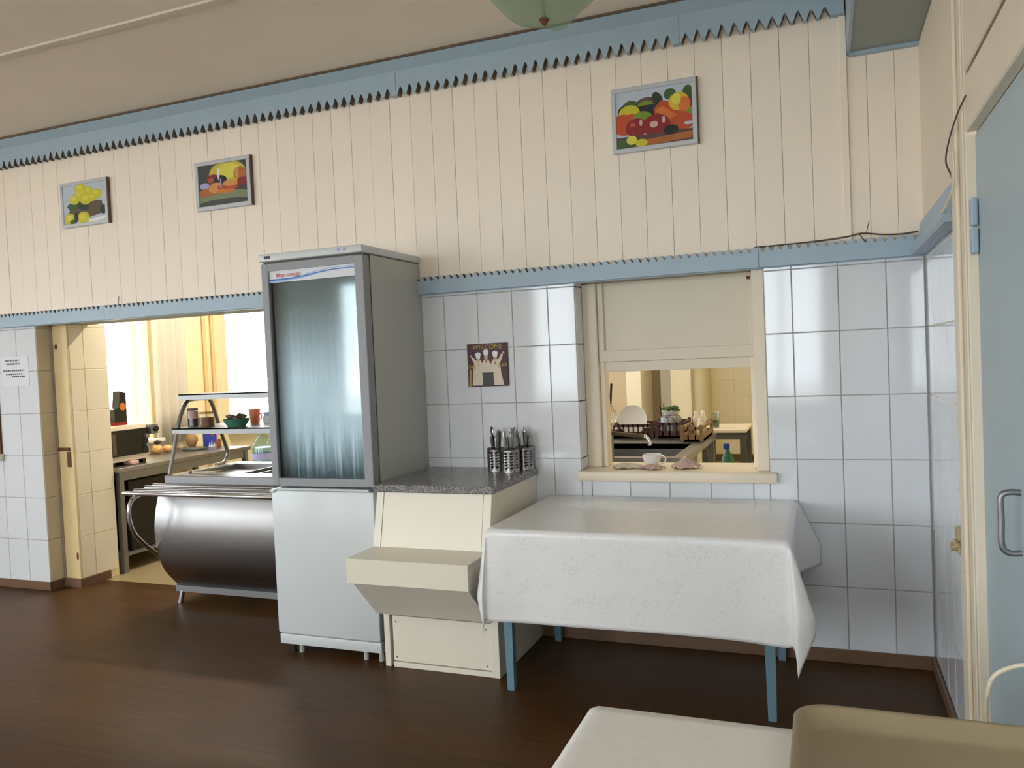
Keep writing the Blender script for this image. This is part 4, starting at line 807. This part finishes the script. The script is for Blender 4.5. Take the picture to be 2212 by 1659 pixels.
# ------------------------------------------------------------------ kitchen, seen through the hatch
# on the sill
cu_ = thing('white_cup', (1.10, .16, .893), 'white porcelain cup on the hatch sill', 'cup')
MB().lathe((1.095, .165, .8935), [(0, 0), (.026, 0), (.03, .006), (.044, .03), (.05, .062), (.0485, .064), (.042, .032), (.026, .01), (0, .009)], 28).build('bowl', 'porcelain', cu_, smooth=True)
MB().tube(arc((1.147, .165, .93), .02, -110, 110, 10), .004, 8).build('handle', 'porcelain', cu_, smooth=True)
def napkin(x, y, rx, ry, h, seed, m, label):
    rn = random.Random(seed); ph = [rn.uniform(0, 6) for _ in range(4)]
    def f(u, v):
        t = 2*PI*u; r = v*(1+.18*math.sin(3*t+ph[0])+.1*math.sin(5*t+ph[1])); z = h*(1-v**2)*(.75+.25*math.sin(2*t+ph[2]))+.006*math.sin(9*t+ph[3])*v+.007
        return Vector((x+rx*r*math.cos(t), y+ry*r*math.sin(t), .8945+max(0, z)))
    o = MB().grid(f, 40, 8).build('napkin', m, smooth=True, angle=80); tag(o, label, 'napkin', 'crumpled napkins on the hatch sill')
mn = mat('napkin_print', (196, 168, 158), .8, var=.45, scale=60); mn2 = mat('napkin_plain', (206, 196, 176), .8, var=.3, scale=40)
napkin(1.28, .11, .075, .05, .055, 1, 'napkin_print', 'peaked pink patterned napkin right of the white cup'); napkin(1.12, .055, .06, .035, .018, 2, 'napkin_print', 'flat pink patterned napkin in front of the white cup'); napkin(.98, .09, .085, .05, .02, 3, 'napkin_plain', 'pale crumpled napkin left of the white cup')
# sink table with faucet
sk = thing('sink_table', (.45, 1.55, 0), 'stainless sink table behind the serving hatch', 'sink')
st = MB(); A, B, Cc, D = -.3, 1.16, .82, 2.32
st.box(A, B, Cc, .9, .81, .85); st.box(A, B, 1.62, D, .81, .85); st.box(A, .2, .9, 1.62, .81, .85); st.box(1.08, B, .9, 1.62, .81, .85); st.build('worktop', 'steel', sk)
bs = MB(); bs.box(.2, 1.08, .9, 1.62, .6, .61); bs.box(.19, .2, .9, 1.62, .6, .845); bs.box(1.08, 1.09, .9, 1.62, .6, .845); bs.box(.2, 1.08, .89, .9, .6, .845); bs.box(.2, 1.08, 1.62, 1.63, .6, .845); bs.build('basin', 'steel_flat', sk)
for xx, yy in ((A+.04, Cc+.04), (B-.04, Cc+.04), (A+.04, D-.04), (B-.04, D-.04)): box('leg', 'steel_flat', sk, xx-.022, xx+.022, yy-.022, yy+.022, 0, .81)
fc = thing('faucet', (.70, .56, .85), 'long dark faucet spout with chrome tip inside the hatch', 'faucet')
MB().tube([(.70, .86, .85), (.70, .86, 1.02), (.70, .7, 1.045), (.72, .52, 1.045)], .013, 10).build('riser', 'steel_flat', fc, smooth=True)
MB().tube([(.72, .51, 1.045), (.85, .5, 1.03), (.985, .5, 1.017)], .012, 10).build('spout', mat('dark_pipe', (92, 84, 72), .35, metal=.6), fc, smooth=True)
MB().tube(spline([(.983, .5, 1.017), (1.0, .5, 1.012), (1.012, .5, .99), (1.016, .5, .965)], 5), .0105, 12).build('tip', 'chrome', fc, smooth=True)
wl = thing('hanging_whisk', (.765, .62, 1.04), 'steel whisk with dark handle hanging inside the hatch', 'whisk')
MB().tube([(.775, .62, 1.32), (.765, .62, 1.2)], .007, 8).build('handle', 'black_plastic', wl)
for k in range(6): MB().tube([(.765+.035*math.sin(t)*math.cos(k*PI/6), .62+.035*math.sin(t)*math.sin(k*PI/6), 1.2-.15*i/8) for i, t in [(i, PI*i/8*1.0) for i in range(9)]], .002, 6).build('wire', 'chrome', wl)
# crates and crockery at the far end of the sink table
def crate(x0, x1, y0, y1, z0, z1, m, label, n):
    c = thing('crate', ((x0+x1)/2, (y0+y1)/2, z0), label, 'crate'); t = .015
    box('base', m, c, x0, x1, y0, y1, z0, z0+t)
    for xx in (x0, x1-t):
        for yy in (y0, y1-t): box('corner_post', m, c, xx-.004, xx+t+.004, yy-.004, yy+t+.004, z0, z1+.012)
    h = z1-z0
    for yy in (y0, y1-t): box('rail', m, c, x0, x1, yy, yy+t, z1-.02, z1); box('rail', m, c, x0, x1, yy, yy+t, z0, z0+h*.45)
    for xx in (x0, x1-t): box('rail', m, c, xx, xx+t, y0, y1, z1-.02, z1); box('rail', m, c, xx, xx+t, y0, y1, z0, z0+h*.45)
    for k in range(1, n):
        xx = x0+(x1-x0)*k/n; box('slat', m, c, xx-.005, xx+.005, y0, y0+t, z0, z1)
    return c
crate(.40, .74, 1.95, 2.28, .8515, .955, 'brown_crate', 'dark brown slatted crate holding the white plate behind the hatch', 9)
crate(.76, .97, 1.95, 2.28, .8515, .965, 'brown_crate', 'dark brown crate holding the grey pot behind the hatch', 4)
pl = tag(MB().lathe((0, 0, 0), [(0, 0), (.07, 0), (.112, .014), (.112, .018), (.068, .006), (0, .006)], 36).build('dinner_plate', 'porcelain', smooth=True, origin=(0, 0, 0)), 'white round plate standing upright in the slatted crate', 'plate')
pl.location = (.575, 2.02, .985); pl.rotation_euler = (math.radians(80), 0, 0)
po = thing('grey_pot', (.86, 2.05, .868), 'grey metal pot upside down in the dark crate', 'pot')
MB().lathe((.86, 2.05, .868), [(0, .15), (.06, .15), (.078, .13), (.082, 0)], 28).build('body', 'steel_flat', po, smooth=True); MB().tube(arc((.86, 1.975, .99), .035, 10, 170, 8), .004, 6).build('handle', 'steel_flat', po)
cg = thing('cutlery_bundle', (.74, 2.303, .85), 'bundle of dark utensils standing between the two crates', 'utensils')
for k in range(5): MB().tube([(.745+.004*k, 2.303, .851), (.70+.03*k, 2.303, 1.05+.02*(k % 3))], [.005, .012], 8, flat=.4).build('utensil', 'dark_wood' if k % 2 else 'wood_base', cg)
gp = thing('green_bunch', (.86, 2.05, 1.019), 'leafy green bunch in a white dish on top of the grey pot', 'vegetables')
MB().lathe((.86, 2.05, 1.0195), [(0, 0), (.05, 0), (.075, .03), (.07, .03), (0, .01)], 20).build('dish', 'porcelain', gp, smooth=True)
for k in range(8): MB().blob((.86+.04*math.cos(k), 2.05+.03*math.sin(k*1.7), 1.052+.004*k), .03, .025, .014, 1, .3, k).build('leaf', 'c_leaf', gp)
wbx = crate(.99, 1.14, 1.7, 2.25, .8515, .955, 'carton', 'tan wooden crate along the right edge of the sink table', 3)
for k, (xx, yy, zz, h) in enumerate(((1.034, 2.14, .868, .17), (1.083, 2.17, .868, .17), (1.09, 1.95, .868, .13))):
    b_ = thing('sauce_bottle', (xx, yy, zz), ('pale bottle with rounded cap, left one in the tan crate', 'pale bottle with rounded cap, middle one in the tan crate', 'short pale bottle with white cap, nearest in the tan crate')[k], 'bottle', 'pale bottles in the tan crate')
    MB().lathe((xx, yy, zz), [(0, 0), (.022, 0), (.022, h*.7), (.012, h*.82), (0, h*.82)], 16).build('body', 'cream_paint', b_, smooth=True); MB().lathe((xx, yy, zz+h*.82), [(0, 0), (.014, 0), (.014, h*.12), (.008, h*.18), (0, h*.18)], 14).build('cap', 'porcelain', b_, smooth=True)
# small table further back
ft = thing('small_table', (1.18, 2.82, 0), 'small cream topped table with dark legs beyond the sink', 'table')
box('table_top', 'cream_paint', ft, 1.0, 1.36, 2.55, 3.1, .825, .85, b=.003); box('front_rail', 'dark_leg' if 'dark_leg' in M else 'fridge_dark', ft, 1.0, 1.36, 2.56, 2.58, .775, .825)
for xx, yy in ((1.03, 2.58), (1.33, 2.58), (1.03, 3.07), (1.33, 3.07)): box('leg', 'fridge_dark', ft, xx-.022, xx+.022, yy-.022, yy+.022, 0, .826)
box('low_shelf', 'cream_paint', ft, 1.02, 1.34, 2.6, 3.05, .48, .5)
gl = thing('glass_tumbler', (1.1, 2.75, .85), 'glass tumbler with green bottom on the small cream table', 'glass')
MB().lathe((1.1, 2.75, .851), [(0, 0), (.028, 0), (.038, .13), (.036, .13), (.027, .005), (0, .005)], 20).build('glass', 'jar_glass', gl, smooth=True); MB().lathe((1.1, 2.75, .853), [(0, .004), (.027, .004), (.031, .06), (0, .06)], 20).build('drink', 'c_leaf', gl, smooth=True)
sp_ = thing('spray_bottle', (1.18, 2.8, .5), 'green spray bottle with blue head on the small table shelf', 'bottle')
MB().lathe((1.18, 2.8, .501), [(0, 0), (.05, 0), (.05, .08), (.02, .15), (.012, .17), (0, .17)], 20).build('body', 'c_teal_green', sp_, smooth=True); box('head', 'c_blue_cap', sp_, 1.15, 1.2, 2.78, 2.82, .665, .71, b=.006)
for k, (xx, yy) in enumerate(((-2.3, 1.55), (-.3, 4.4), (1.2, 1.6), (1.2, 4.6))):  # out-of-view lamps added to make the kitchen brighter and warmer
    kl_ = thing('kitchen_fill_lamp', (xx, yy, CEIL-.09), ('added unseen fill lamp on the kitchen ceiling near the window wall', 'added unseen fill lamp on the kitchen ceiling towards the far wall', 'added unseen fill lamp on the kitchen ceiling just behind the hatch', 'added unseen fill lamp on the kitchen ceiling above the far right')[k], 'lamp', 'added kitchen fill lamps')
    box('housing', 'white_frame', kl_, xx-.62, xx+.62, yy-.09, yy+.09, CEIL-.06, CEIL-.001, b=.006)
    MB().cyl((xx-.6, yy, CEIL-.075), (xx+.6, yy, CEIL-.075), .013, n=12).build('tube', lampmat, kl_, smooth=True)
    l = bpy.data.lights.new('kitchen_fill_light', 'AREA'); l.shape = 'RECTANGLE'; l.size = 1.2; l.size_y = .1; l.energy = (75, 14, 14, 14)[k]; l.color = (1, .90, .74)
    lo = bpy.data.objects.new('kitchen_fill_light', l); COL.objects.link(lo); lo.location = (0, 0, -.012); lo.parent = kl_
wc = thing('wall_bracket', (.52, 6.05, 1.9), 'dark bracket high on the olive column in the kitchen', 'bracket')
box('plate', 'c_slate', wc, .44, .52, 6.06, 6.1, 1.3, 1.36, b=.006); MB().tube([(.5, 6.07, 1.345), (.62, 6.04, 1.36)], .014, 8).build('arm', 'dark_wood', wc)
